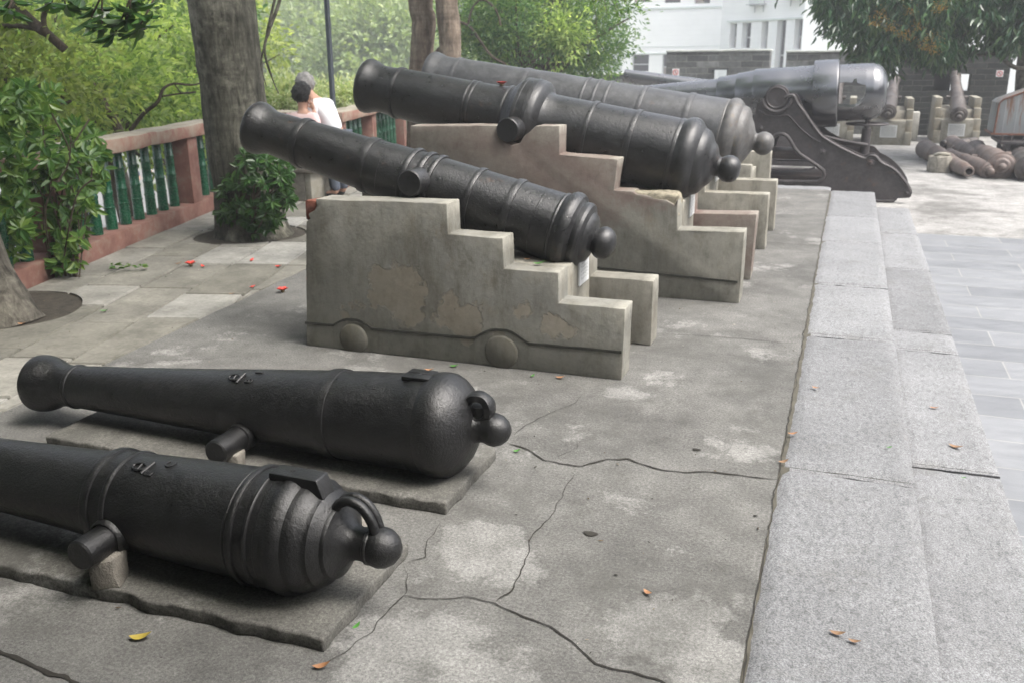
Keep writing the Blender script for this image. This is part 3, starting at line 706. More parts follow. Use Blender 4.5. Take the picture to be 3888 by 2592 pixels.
def mark(parent, P0, a, s, ang, r, mat):
    """raised oval-and-bar founder's mark"""
    p, ax, tg, nr = on_barrel(P0, a, s, ang, r)
    pts = [p+ax*(.028*math.cos(t))+tg*(.017*math.sin(t)) for t in [2*math.pi*i/20 for i in range(20)]]
    V1 = tube(pts, .0055, 8, close=True)
    q = p-ax*.034
    V2 = tube([q-tg*.03+ax*.006, q, q+tg*.03-ax*.006], [.006, .0075, .006], 8)
    V3 = tube([p-tg*.017+ax*.0, p+tg*.017], .005, 8)
    V, F = join(V1, V2, V3); mk('founders_mark', V, F, mat, parent, 60)
# --- cannon A (second on the ground)
PA, aA = (-1.2548, 3.23, .2758), (-1, 0, -.032)
bA = [(.285, .2125), (.34, .2125), (.36, .206), (.442, .2035), (.592, .199), (.70, .193)] + band(.705, .765, .193, .0075, .1905) + [(.90, .181), (1.13, .168), (1.34, .153), (1.50, .143), (1.84, .123), (2.13, .108), (2.195, .1045)] + band(2.20, 2.225, .1045, .006, .1035) + \
    [(2.27, .1035), (2.305, .106), (2.335, .116), (2.37, .131), (2.405, .141), (2.435, .1435), (2.458, .141), (2.468, .134)]
cA = [(-.068, .001), (-.065, .022), (-.052, .044), (-.03, .062), (0, .071), (.022, .067), (.038, .061), (.052, .058), (.070, .060), (.082, .066), (.086, .082), (.092, .095), (.102, .122), (.118, .152), (.14, .180), (.165, .202), (.195, .219), (.225, .223), (.25, .2225), (.27, .2185), (.282, .214), (.286, .2125)]
cA_t = cannon('long black cannon with a plain rounded breech lying on a slab, second from the camera', PA, aA, bA, cA, ir_near, (1.145, .055, .345, .32, -.088), .045)
# breeching ring above the button
c = Vector((-1.325, 3.23, .364)); pts = [c+Vector((.049*math.cos(t), 0, .052*math.sin(t))) for t in [2*math.pi*i/28 for i in range(28)]]
V = []; F = []
for i, p in enumerate(pts):
    d = (p-c).normalized(); hw = .036+.004*math.sin(i)
    for (dy, dr) in ((-hw, -.013), (-hw*.9, .013), (-hw*.5, .019), (hw*.5, .019), (hw*.9, .013), (hw, -.013), (hw*.5, -.017), (-hw*.5, -.017)): V.append(p+d*dr+Vector((0, dy, 0)))
for i in range(28):
    for k in range(8): F.append((i*8+k, i*8+(k+1) % 8, ((i+1) % 28)*8+(k+1) % 8, ((i+1) % 28)*8+k))
mk('breeching_ring', V, F, ir_near, cA_t, 50)
V, F = lathe([(0, .036), (.06, .030), (.09, .034)], (-1.325, 3.23, .285), (0, 0, 1), 20); mk('ring_neck', V, F, ir_near, cA_t, 60)
bm = bmesh.new(); box(bm, (-1.650, 3.175, .464), (-1.525, 3.285, .486), .005); vp = bmo('vent_plate', bm, ir_near, cA_t, 40)
V, F = lathe([(0, .009), (.0015, .009)], (-1.575, 3.235, .486), (0, 0, 1), 16); mk('vent_hole', V, F, m_hole, vp)
V, F = tube([(-1.64, 3.232, .487), (-1.59, 3.234, .487)], .0016, 6); mk('vent_groove', V, F, m_hole, vp)
mark(cA_t, PA, aA, 1.215, -.42, .169, ir_near)
p, ax, tg, nr = on_barrel(PA, aA, 1.13, -.50, .169); place_text('B', .052, p, ax, tg, .003, cA_t, ir_near)
p, ax, tg, nr = on_barrel(PA, aA, 1.11, -.14, .170); place_text('I', .052, p, ax, tg, .003, cA_t, ir_near)
p, ax, tg, nr = on_barrel(PA, aA, .505, -.78, .2025); place_text('B', .030, p, ax, tg, .0006, cA_t, m_hole, 'stamped_letter', 0)
p, ax, tg, nr = on_barrel(PA, aA, .488, -.52, .2030); place_text('P', .030, p, ax, tg, .0006, cA_t, m_hole, 'stamped_letter', 0)
# --- cannon B (nearest)
PB, aB = (-1.282, 2.28, .2457), (-1, 0, .005)
bB = [(.345, .2015), (.352, .2015), (.356, .1985), (.375, .1985)] + band(.378, .394, .1985, .0065, .196) + [(.43, .1955)] + band(.435, .462, .1955, .009, .192) + band(.466, .478, .192, .004, .190) + [(.50, .189), (.757, .180), (.90, .173), (.965, .170)] + \
    band(.968, .99, .170, .007, .170) + [(1.02, .169), (1.035, .169)] + band(1.04, 1.075, .169, .009, .162) + [(1.12, .157), (1.22, .150), (1.44, .141), (1.67, .131), (2.1, .113), (2.3, .106), (2.36, .112), (2.43, .137), (2.50, .14), (2.56, .118)]
cB = [(-.066, .001), (-.062, .024), (-.045, .048), (-.022, .063), (0, .0675), (.018, .065), (.030, .061), (.034, .0635), (.042, .0635), (.047, .057), (.065, .055), (.082, .055), (.098, .060), (.112, .074), (.122, .088), (.134, .105), (.142, .125), (.148, .128), (.156, .129),
    (.165, .138), (.178, .153), (.186, .160), (.196, .161), (.206, .166), (.222, .180), (.236, .188), (.25, .190), (.262, .191), (.27, .197), (.283, .205), (.30, .2085), (.315, .2075), (.325, .203), (.334, .2025), (.3455, .2015)]
cB_t = cannon('nearest black cannon, with ridged breech, square vent block and looped handle', PB, aB, bB, cB, ir_near, (.96, .053, .30, .30, -.055), .045)
V, F = lathe([(.13, .074), (.182, .068), (.19, .060)], (PB[0]-.96, 2.28, .2457-.05), (0, -1, 0), 36, cap=False); mk('trunnion_collar', V, F, ir_near, cB_t, 40)
V, F = lathe([(.13, .066), (.186, .064), (.19, .056)], (PA[0]-1.145, 3.23, PA[2]-.037-.088), (0, -1, 0), 36, cap=False); mk('trunnion_collar', V, F, ir_near, cA_t, 40)
bm = bmesh.new(); prism(bm, [(-1.672, .40), (-1.664, .468), (-1.486, .466), (-1.447, .352), (-1.470, .34), (-1.60, .38)], 'XZ', 2.243, 2.317, .006, 2); vb = bmo('vent_block', bm, ir_near, cB_t, 40)
V, F = lathe([(0, .008), (.0012, .008)], (-1.596, 2.283, .4675), (0, 0, 1), 16); mk('vent_hole', V, F, m_hole, vb)
lp = smoothpts([(-1.487, 0, .372), (-1.466, 0, .352), (-1.440, 0, .360), (-1.418, 0, .388), (-1.380, 0, .402), (-1.338, 0, .386), (-1.308, 0, .345), (-1.294, 0, .298)], 6)
V, F = join(*[tube([p+Vector((0, 2.28+sg*.016, 0)) for p in lp], .0165, 10) for sg in (-1, 1)]); mk('handle_loop', V, F, ir_near, cB_t, 60)
mark(cB_t, PB, aB, .895, -.30, .175, ir_near)
p, ax, tg, nr = on_barrel(PB, aB, .838, -.44, .177); place_text('E', .042, p, ax, tg, .003, cB_t, ir_near)
p, ax, tg, nr = on_barrel(PB, aB, .79, -.12, .179); place_text('C', .050, p, ax, tg, .003, cB_t, ir_near)
# stones that chock the trunnions
m_stone = plain("chock_stone", (.19, .175, .15), .95, var=.35, sc=14, bump=.8, bd=.01)
m_pale = plain("pale_stone", (.50, .49, .46), .9, var=.2, sc=14, bump=.6, bd=.01)
def chock(label, c, s, seed, rot=0, mat=None):
    bm = bmesh.new(); box(bm, (-s[0]/2, -s[1]/2, 0), (s[0]/2, s[1]/2, s[2]), min(s)*.16)
    bmesh.ops.subdivide_edges(bm, edges=bm.edges[:], cuts=1, use_grid_fill=True)
    for v in bm.verts: v.co += Vector((noise.noise(v.co*14+Vector((seed, 0, 0))), noise.noise(v.co*14+Vector((0, seed, 0))), noise.noise(v.co*14+Vector((0, 0, seed)))))*.012
    bmesh.ops.rotate(bm, verts=bm.verts, matrix=Matrix.Rotation(rot, 3, 'Z'), cent=(0, 0, 0)); bmesh.ops.translate(bm, verts=bm.verts, vec=c)
    o = bmo('chock_stone', bm, mat or m_stone, None, 35, loc=c); return tag(o, label, 'stone', 'stones wedged under cannon trunnions')
chock('rough stone block wedged under the near trunnion of the nearest cannon', (-2.225, 2.075, .043), (.10, .10, .115), 3, .3)
chock('pale-brown stone wedged under the near trunnion of the second ground-level cannon', (-2.375, 2.975, .046), (.07, .09, .085), 8, .2)
chock('white-grey rounded stone between the two ground-level cannons', (-2.32, 2.62, 0), (.13, .12, .15), 12, .5, m_pale)
chock('greenish stone chip behind the looped handle of the nearest cannon', (-1.52, 2.56, 0), (.12, .10, .16), 21, .9)

# ================================================================== helpers for placing things on sight lines, at real distances
def at(px, py, Y):
    d = r2*(px-1176)+d2*(py-784)+fwd*2079.5; return CAM + d*(Y/d.y)
# ================================================================== BALUSTRADE
s_ = NT("red_painted_cement"); a = s_.noise(3, 9, .7); b = s_.noise(22, 6, .7)
col = s_.ramp(a, [(.34, (.13, .065, .052)), (.55, (.22, .115, .092)), (.72, (.28, .18, .15))])
gm = s_.ramp(s_.noise(6, 9, .78), [(.5, 0), (.66, 1)]); col = s_.mix(s_.math('MULTIPLY', gm, .7), col, (.20, .18, .14, 1))
s_.bump([(b, .4, .004)]); m_red = s_.fin(col, .9, 0, .25)
s_ = NT("rail_weathered_cement"); a = s_.noise(4, 9, .75); b = s_.noise(25, 6, .7)
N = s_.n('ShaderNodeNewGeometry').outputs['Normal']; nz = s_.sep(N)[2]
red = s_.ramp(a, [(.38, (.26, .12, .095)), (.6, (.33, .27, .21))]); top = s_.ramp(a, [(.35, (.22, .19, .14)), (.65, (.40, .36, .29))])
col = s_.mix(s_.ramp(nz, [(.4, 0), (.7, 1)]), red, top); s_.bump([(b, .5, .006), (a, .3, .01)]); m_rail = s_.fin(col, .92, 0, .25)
s_ = NT("green_glazed_ceramic"); a = s_.noise(9, 6, .7); b = s_.noise(60, 4, .7)
col = s_.ramp(a, [(.35, (.006, .045, .022)), (.55, (.012, .085, .042)), (.75, (.05, .17, .10))])
s_.bump([(a, .3, .006), (b, .3, .002)]); m_glaze = s_.fin(col, s_.ramp(b, [(.3, .16), (.7, .38)]), 0, .6)
def obox(bm, O, du, dn_, u0, u1, n0, n1, z0, z1, bev=.01):
    Mx = Matrix((du, dn_, Vector((0, 0, 1)))).transposed().to_4x4(); Mx.translation = O
    return box(bm, (u0, n0, z0), (u1, n1, z1), bev, Mx)
balu_me = None
def baluster(parent, p, par):
    global balu_me
    if balu_me is None:
        prof = [(0, .001), (0, .056), (.01, .056), (.20, .052), (.206, .057), (.216, .057), (.222, .051), (.34, .049), (.352, .054), (.362, .054), (.372, .048), (.55, .047), (.556, .051), (.566, .051), (.572, .046), (.735, .044), (.735, .001)]
        V, F = lathe(prof, (0, 0, 0), (0, 0, 1), 18, cap=False)
        balu_me = bpy.data.meshes.new('baluster'); balu_me.from_pydata([tuple(v) for v in V], [], F); balu_me.materials.append(m_glaze)
        balu_me.polygons.foreach_set('use_smooth', [True]*len(balu_me.polygons)); balu_me.set_sharp_from_angle(angle=R(40))
    o = bpy.data.objects.new('baluster', balu_me); COL.objects.link(o); o.parent = parent; o.location = Vector(p)-parent.location
    o.rotation_euler = (0, 0, rnd.uniform(0, 6))
def balustrade(label, O, du, L, posts, dn_=None, first=.14):
    dn_ = dn_ or Vector((-du.y, du.x, 0)); t = thing('balustrade', label, 'balustrade', tuple(O), 'red and green terrace balustrades')
    bm = bmesh.new(); obox(bm, O, du, dn_, 0, L, 0, .30, -.3, .155, .014); bmesh.ops.subdivide_edges(bm, edges=[e for e in bm.edges if e.calc_length() > 1], cuts=int(L/.3)); rough_edges(bm, .008, 5); bmo('curb', bm, m_red, t, 40)
    bm = bmesh.new(); obox(bm, O, du, dn_, -.02, L+.02, -.03, .33, .892, 1.03, .02); bmesh.ops.subdivide_edges(bm, edges=[e for e in bm.edges if e.calc_length() > 1], cuts=int(L/.25)); rough_edges(bm, .012, 5); bmo('rail', bm, m_rail, t, 40)
    for q in posts:
        bm = bmesh.new(); obox(bm, O, du, dn_, q-.13, q+.13, .006, .29, .15, .895, .008); bmo('post', bm, m_red, t, 40)
    q = first
    while q < L-.06:
        if all(abs(q-p) > .2 for p in posts): baluster(t, O+du*q+dn_*.15+Vector((0, 0, .156)), t)
        q += .287
    return t
O1 = bl(3.0); L1 = (11.2-3.0)/u_b.y; pq = (8.70-3.0)/u_b.y
balustrade('long red and green balustrade along the left of the footway, beside the big tree', O1, u_b, L1, [pq, pq-2.75, pq+2.45, .13], n_b)
O2 = bl2(11.15); L2 = 13.0; balustrade('farther red and green balustrade running back behind the raised cannons', O2, u_b, L2, [.13, 2.05, 4.6, 7.2, 9.8], n_b)
e1 = bl(11.2, .15); e2 = bl2(11.15, .15); dd = (e2-e1); Lc = dd.length
balustrade('short cross piece of balustrade at the corner behind the two people', Vector(e1)+dd.normalized()*.12, dd.normalized(), Lc-.2, [], Vector((-dd.y, dd.x, 0)).normalized())

# ================================================================== FOLIAGE
def leaf(V, F, p, d, L, W, fold=.25, droop=.2, nrm=None):
    d = d.normalized(); n = nrm or Vector((rnd.gauss(0, .6), rnd.gauss(0, .6), 1)); s = d.cross(n)
    if s.length < 1e-3: s = d.orthogonal()
    s.normalize(); n = s.cross(d); o = len(V)
    V += [p, p+d*L*.33+s*W*.5+n*W*fold, p+d*L*.7+s*W*.4+n*(W*fold-L*droop*.4), p+d*L-n*L*droop, p+d*L*.7-s*W*.4+n*(W*fold-L*droop*.4), p+d*L*.33-s*W*.5+n*W*fold]
    F += [(o, o+1, o+2, o+3), (o, o+3, o+4, o+5)]
def rv(s=1): return Vector((rnd.gauss(0, s), rnd.gauss(0, s), rnd.gauss(0, s)))
def rosette(V, F, p, axis, n, L, W, up=.5):
    axis = axis.normalized()
    for i in range(n):
        d = (rv().cross(axis).normalized() + axis*rnd.uniform(.0, up)).normalized()
        leaf(V, F, p+d*.01, d, L*rnd.uniform(.7, 1.15), W*rnd.uniform(.8, 1.15), .18, rnd.uniform(.05, .3), axis+rv(.2))
def clumps(c, rad, n, shell=.55, seed=0, keep=lambda p: True):
    out = []; c = Vector(c); k = 0
    while len(out) < n and k < n*30:
        k += 1; v = rv(); v.normalize(); r = (shell+(1-shell)*rnd.random())
        r *= 1+.28*noise.noise(v*1.7+Vector((seed, 0, 0)))
        p = c+Vector((v.x*rad[0], v.y*rad[1], v.z*rad[2]))*r
        if noise.noise(p*(.9/max(.6, min(rad)*.5))+Vector((seed, 5, 0))) < -.18: continue
        if keep(p): out.append((p, v))
    return out
def crown_mesh(c, rad, ncl, per, L, W, cr, shell=.5, seed=0, drp=.15, keep=lambda p: True, hang=0):
    V = []; F = []; cl = clumps(c, rad, ncl, shell, seed, keep)
    for p, v in cl:
        q = cr*rnd.uniform(.6, 1.3)
        for i in range(per):
            o = rv(.45*q); d = (o.normalized()*.6+v*.5+rv(.5)+Vector((0, 0, -hang))).normalized()
            leaf(V, F, p+o, d, L*rnd.uniform(.6, 1.25), W*rnd.uniform(.7, 1.2), .2, drp)
    return V, F, cl
def trunk_geo(pts, rad, seg=28, amp=.08, sc=3):
    P = smoothpts(pts, 8); n = len(P); k = len(rad)
    rr = [rad[min(k-2, int(i/(n-1)*(k-1)))]*(1-((i/(n-1)*(k-1))-min(k-2, int(i/(n-1)*(k-1)))))+rad[min(k-1, int(i/(n-1)*(k-1))+1)]*((i/(n-1)*(k-1))-min(k-2, int(i/(n-1)*(k-1)))) for i in range(n)]
    V, F = tube(P, rr, seg)
    out = []
    for i in range(n):
        for j in range(seg):
            v = Vector(V[i*seg+j]); d = v-P[i]; out.append(P[i]+d*(1+amp*noise.noise(v*sc)+amp*.6*noise.noise(v*sc*3)))
    return out, F
def branches(start, ends, r0, r1=.02, seg=8, sag=.1):
    G = []
    for e in ends:
        s = Vector(start); e = Vector(e); m = s.lerp(e, .5)+rv(.12*(e-s).length*.5)+Vector((0, 0, sag))
        G.append(tube(smoothpts([s, s.lerp(m, .5)+rv(.03), m, m.lerp(e, .5)+rv(.04), e], 4), [r0+(r1-r0)*i/16 for i in range(17)], seg))
    return join(*G)
G1 = ((.012, .05, .012), (.03, .10, .02), (.06, .16, .03))
lf_dark = leafmat("leaf_dark_glossy", [(.016, .05, .014), (.035, .09, .022), (.07, .14, .035)], .3, .32)
lf_ivy = leafmat("leaf_climber", [(.02, .06, .016), (.045, .11, .025), (.09, .17, .04), (.15, .23, .05)], .35, .36, 1.5)
lf_bright = leafmat("leaf_spring_green", [(.05, .10, .04), (.16, .24, .09), (.31, .39, .17), (.45, .50, .27)], .6, .5, .5)
lf_yel = leafmat("leaf_yellow_green", [(.09, .14, .055), (.23, .28, .11), (.40, .43, .21)], .58, .5, .5)
lf_mid = leafmat("leaf_mid_green", [(.02, .07, .018), (.05, .13, .035), (.12, .21, .06), (.22, .30, .09)], .42, .45, .5)
lf_hill = leafmat("leaf_hill_green", [(.045, .085, .045), (.08, .13, .065), (.14, .20, .095)], .3, .6, .08)
lf_hill2 = leafmat("leaf_hill_light", [(.14, .20, .08), (.22, .29, .12), (.32, .37, .18)], .35, .6, .08)
lf_var = leafmat("leaf_variegated", [(.10, .18, .07), (.30, .38, .22), (.50, .52, .38), (.60, .60, .50)], .4, .5, .6)
lf_mango = leafmat("leaf_mango", [(.008, .035, .016), (.018, .06, .025), (.035, .095, .036), (.08, .14, .05)], .2, .3, .7, .5)
m_flow = leafmat("mango_flower", [(.32, .17, .03), (.45, .26, .06), (.52, .34, .10)], .3, .7, 2)
bk_big = bark("bark_grey_green", (.016, .016, .011), (.13, .125, .10), 9, .8)
bk_pale = bark("bark_pale_mottled", (.018, .016, .013), (.13, .12, .10), 9, .3)
bk_mid = bark("bark_brown_ridged", (.06, .045, .035), (.26, .21, .165), 7, .2)
bk_thin = bark("bark_thin", (.05, .038, .028), (.12, .095, .07), 14, .1)
def tree(name, label, base, mats, trunk, rads, crownparts, brs=None, group=None, seg=28, amp=.08, tl=None):
    t = thing(name, label, 'tree', base, group)
    V, F = trunk_geo(trunk, rads, seg, amp); G = [(V, F)]
    if brs: G += brs
    V, F = join(*G); mk('trunk', V, F, mats[0], t, 70)
    if crownparts:
        V, F = join(*crownparts); mk('crown', V, F, mats[1], t)
    return t
# --- big tree growing through the footway
T1 = (-5.78, 7.92, 0)
ends = [(-5.8+3.4*math.cos(k), 8+3.4*math.sin(k), rnd.uniform(7.4, 9)) for k in [i*.78 for i in range(8)]]
c1 = crown_mesh((-5.2, 7.6, 8.6), (5.0, 5.0, 1.6), 480, 44, .22, .10, .6, .2, 1)
tw = []; V_, F_ = [], []
for (px, py) in ((640, 30), (625, 90), (612, 140)):
    pass
hang = smoothpts([at(655, -60, 7.4), at(640, 10, 7.4), at(618, 70, 7.35), at(608, 120, 7.3), at(625, 180, 7.3), at(640, 215, 7.3)], 5)
hang2 = smoothpts([at(640, -40, 7.5), at(622, 40, 7.45), at(606, 110, 7.4), at(600, 150, 7.4), at(612, 200, 7.4)], 5)
hb = [tube(hang, [.016]*12+[.011]*8+[.006]*(len(hang)-20), 7), tube(hang2, [.013]*8+[.009]*8+[.005]*(len(hang2)-16), 7)]
tree('shade_tree', 'thick grey-green trunk rising from a round pit beside the balustrade', T1, (bk_big, lf_mid),
     [(-5.76, 7.90, -.05), (-5.77, 7.9, .10), (-5.79, 7.9, .5), (-5.82, 7.9, 1.3), (-5.87, 7.9, 2.4), (-5.95, 8.0, 3.6), (-6.0, 8.1, 5.8)], [.44, .36, .33, .32, .32, .31, .24], [c1[:2]], [branches((-5.97, 8.05, 5.4), ends, .12), branches((-5.95, 8.0, 3.9), [at(640, -40, 7.5)+Vector((0, 0, .3)), at(655, -60, 7.4)], .03, .014)]+hb, amp=.05)
# --- leaning tree at the left edge
c2 = crown_mesh((-7.0, 2.2, 4.9), (3.0, 4.2, 1.4), 360, 44, .24, .11, .55, .15, 2)
tree('leaning_tree', 'pale mottled trunk leaning in a round soil pit at the left edge', (-5.55, 4.62, 0), (bk_pale, lf_mid),
     [(-5.50, 4.62, -.05), (-5.53, 4.62, .08), (-5.60, 4.62, .3), (-5.72, 4.62, .75), (-5.95, 4.6, 1.5), (-6.3, 4.4, 2.6), (-6.6, 4.0, 3.8)], [.235, .185, .155, .145, .14, .135, .12], [c2[:2]],
     [branches((-6.5, 4.1, 3.4), [(-6.6+2.4*math.cos(k), 3.6+2.8*math.sin(k), 4.8) for k in (0, 1, 2, 3, 4, 5)], .08)], amp=.09)
# --- tree behind the viewer whose canopy shades the foreground
c3 = crown_mesh((-.6, -3.6, 5.0), (7.2, 5.0, 1.4), 1150, 44, .34, .18, .6, .1, 3)
c4 = crown_mesh((-4.6, .6, 5.3), (3.2, 2.8, 1.2), 330, 44, .32, .17, .55, .1, 4)
tree('canopy_tree', 'leafy tree behind the viewer shading the low cannons', (-4.6, -2.2, 0), (bk_big, lf_mid), [(-4.6, -2.2, -.05), (-4.6, -2.2, 1), (-4.4, -2, 3), (-4, -1.7, 4.4)], [.3, .24, .2, .15], [c3[:2], c4[:2]],
     [branches((-4.2, -1.8, 3.6), [(-3.2+2*math.cos(k), -1.2+2*math.sin(k), 5) for k in (0, 1.2, 2.4, 3.6, 4.8)], .08)])
# --- shrub sprouting round the big trunk
t = thing('trunk_shrub', 'dark leafy shrub sprouting round the foot of the thick trunk', 'shrub', (-5.5, 7.55, 0))
V = []; F = []; G = []
for i in range(230):
    px, py = rnd.uniform(492, 668), rnd.uniform(352, 545)
    e_ = ((px-582)/88)**2+((py-(430 if px > 520 else 470))/105)**2
    if e_ > 1.05 or (py > 500 and not 515 < px < 640) or noise.noise(Vector((px*.03, py*.03, 2))) < -.25: continue
    c = at(px, py, 7.42+.25*e_+rnd.uniform(-.12, .12))
    if c.z < .05: continue
    rosette(V, F, c, Vector((.5, -.7, .45))+rv(.3)+Vector(((px-582)*.006, 0, (430-py)*.004)), 8, .092, .034)
    if i % 3 == 0: s0_ = Vector((-5.72+rnd.uniform(-.1, .2), 7.62, rnd.uniform(.05, .3))); G.append(tube(smoothpts([s0_, s0_.lerp(c, .5)+Vector((0, -.03, -.06)), c], 3), .006, 5))
mk('foliage', V, F, lf_dark, t); VV, FF = join(*G); mk('stems', VV, FF, bk_thin, t, 60)
# --- climber over the balustrade at left
t = thing('climbing_shrub', 'mid-green leafy climber draped over the near end of the balustrade', 'shrub', (-6.35, 6.0, 0))
V = []; F = []; G = []
def climb(px0, px1, py0, py1, n, Y0, Y1, L=.105, W=.04):
    for i in range(n):
        px = rnd.uniform(px0, px1); py = rnd.uniform(py0, py1); Y = rnd.uniform(Y0, Y1); c = at(px, py, Y)
        if c.z < .02: continue
        if noise.noise(Vector((px*.018, py*.018, 3))) < -.22 and rnd.random() < .8: continue
        rosette(V, F, c, Vector((.7, -.6, .5))+rv(.3), 6, L, W)
climb(0, 66, 190, 540, 150, 5.2, 5.7); climb(60, 125, 200, 420, 60, 5.5, 6.1); climb(95, 215, 340, 540, 105, 5.7, 6.15); climb(110, 190, 540, 640, 34, 5.6, 5.85); climb(130, 225, 290, 380, 40, 6.0, 6.5)
climb(200, 240, 340, 420, 25, 6.3, 6.5); climb(0, 60, 500, 590, 30, 5.3, 5.6)
for k in range(20):
    b = at(rnd.uniform(90, 190), 640, 5.75); b.z = 0; e = at(rnd.uniform(20, 215), rnd.uniform(230, 480), rnd.uniform(5.6, 6.2)); G.append(tube(smoothpts([b, b.lerp(e, .4)+rv(.07), b.lerp(e, .7)+rv(.07), e], 4), .007, 5))
for (px, py) in ((260, 610), (300, 612), (325, 614), (268, 618)):
    c = at(px, py, 1); c = CAM+(c-CAM)*((1.75-.04)/(1.75-c.z)); rosette(V, F, c, Vector((0, 0, 1)), 7, .07, .028)
mk('foliage', V, F, lf_ivy, t); VV, FF = join(*G); mk('stems', VV, FF, bk_thin, t, 60)
# --- hanging sprays of large dark leaves at the top left (lower boughs of the leaning tree)
t = thing('leafy_bough', 'dark hanging bough with large drooping leaves against the bright green, top left', 'branch', (-6.0, 4.4, 3.2))
V = []; F = []; G = []
main = [at(560, -330, 5.0), at(400, -150, 5.0), at(270, -40, 5.0), at(210, 20, 5.0)]
for tip in [(150, 10, 5.0), (210, 40, 5.0), (235, 55, 5.0), (290, 45, 4.9), (320, 62, 4.9), (265, 75, 4.9), (190, -10, 5.0), (120, 5, 5.1), (300, 20, 4.9), (20, 20, 4.8)]:
    e = at(*tip); s = at(tip[0]+40, -120, 5.0); G.append(tube(smoothpts([s, s.lerp(e, .5)+rv(.04), e], 5), .006, 6))
    rosette(V, F, e, Vector((0, 0, -1))+rv(.3), 9, .15, .062, .8); rosette(V, F, e.lerp(s, .15), Vector((.2, 0, -1)), 5, .13, .055, .8)
G.append(tube(smoothpts([(-5.95, 4.6, 3.2)]+main[:3], 5), .02, 8))
mk('foliage', V, F, lf_dark, t); VV, FF = join(*G); mk('stem', VV, FF, bk_thin, t, 60)
# --- trees growing below the terrace, seen over the balustrade
def below(label, px, py, Y, rad, mat, seed, ncl=170, per=34, L=.16, W=.07, cr=.38, grp='green trees beyond the balustrade', brn=None, name='terrace_tree', shell=.35):
    c = at(px, py, Y); base = (c.x+rnd.uniform(-.5, .5), c.y+rnd.uniform(0, 1), -5.0)
    V, F, cl = crown_mesh(c, rad, ncl, per, L, W, cr, shell, seed)
    ends = [p for p, v in cl[::max(1, len(cl)//12)]]
    top = c-Vector((0, 0, rad[2]*.7))
    return tree(name, label, base, (bk_thin, mat), [base, (base[0]*.5+top.x*.5+.15, base[1]*.5+top.y*.5, (base[2]+top.z)/2), tuple(top)], [.22, .16, .1], [(V, F)], [branches(top, ends, .06, .012)], grp)
below('yellow-green crown low at the far left, just beyond the climber', 40, 190, 8.6, (1.2, 1.2, .95), lf_yel, 11, 110, 34, .12, .05, .3)
below('spring-green crown with a bent bare branch beyond the near balustrade', 230, 215, 11, (1.9, 1.6, 1.0), lf_bright, 12, 190, 36, .13, .055, .34)
below('broad spring-green crown left of the thick trunk', 400, 205, 14.5, (1.7, 1.8, 1.5), lf_bright, 13, 190, 36, .15, .06, .36)
below('tall bright crown filling the top left corner', 120, 60, 13, (2.4, 2.0, 1.6), lf_bright, 14, 230, 34, .15, .065, .4)
below('darker green crown behind the leafy bough', 330, 50, 17, (2.6, 2.2, 1.9), lf_mid, 15, 220, 34, .17, .075, .45)
below('light crown close beside the left edge of the thick trunk', 430, 60, 20, (2.4, 2.4, 2.4), lf_yel, 16, 200, 34, .18, .08, .5)
below('deep green crown far behind the left-hand trees', 220, 90, 26, (6, 4, 4.2), lf_mid, 17, 280, 40, .26, .12, .9)
t = thing('hedge', 'unseen hedge added over the balustrade beside the viewer to block sky light', 'hedge', (-5.6, 0, -.3))  # out-of-view foliage added to cut sky light from the left
V = []; F = []
for i in range(900):
    y = rnd.uniform(-5, 3.6); c = Vector((-6.2-.28*(y-5.0)+rnd.uniform(-.9, -.2), y, rnd.uniform(0, 3.2)))
    for k in range(9): leaf(V, F, c+rv(.12), rv(), .22, .11)
mk('foliage', V, F, lf_ivy, t); Vv, Ff = tube([(-5.7, 0, -.3), (-5.8, 0, 1.5), (-5.8, 0, 2.8)], .08, 8); mk('stem', Vv, Ff, bk_thin, t, 60)
# bent bare branches
t = thing('bare_branch', 'grey bent branch with forked bare twigs above the rail left of the thick trunk', 'branch', tuple(at(300, 300, 9.8)))
G = [tube(smoothpts([at(218, 195, 10), at(240, 240, 9.9), at(262, 275, 9.8), at(285, 330, 9.8)], 6), [.05]*10+[.06]*9, 10),
     tube(smoothpts([at(300, 300, 9.6), at(330, 262, 9.6), at(362, 235, 9.6), at(375, 205, 9.6), at(400, 193, 9.7), at(440, 196, 9.8), at(465, 190, 9.9)], 5), [.03-.0007*i for i in range(31)], 8),
     tube(smoothpts([at(372, 222, 9.6), at(410, 216, 9.7), at(450, 212, 9.8)], 5), .011, 6), tube(smoothpts([at(400, 193, 9.7), at(415, 214, 9.7)], 4), .008, 6)]
V, F = join(*G); mk('limb', V, F, bk_thin, t, 60)
t = thing('mossy_limb', 'thick forked limb crossing the top left corner', 'branch', tuple(at(20, 0, 8.5)))
G = [tube(smoothpts([at(-40, -40, 8.5), at(40, 20, 8.4), at(85, 60, 8.4), at(105, 75, 8.4), at(150, 115, 8.5)], 6), [.055]*12+[.065]*6+[.05]*7, 10),
     tube(smoothpts([at(105, 75, 8.4), at(100, 40, 8.4), at(115, 0, 8.4), at(130, -40, 8.4)], 5), .03, 8), tube(smoothpts([at(85, 68, 8.4), at(40, 60, 8.4), at(-10, 62, 8.4)], 5), .028, 8)]
V, F = join(*G); mk('limb', V, F, bk_thin, t, 60)
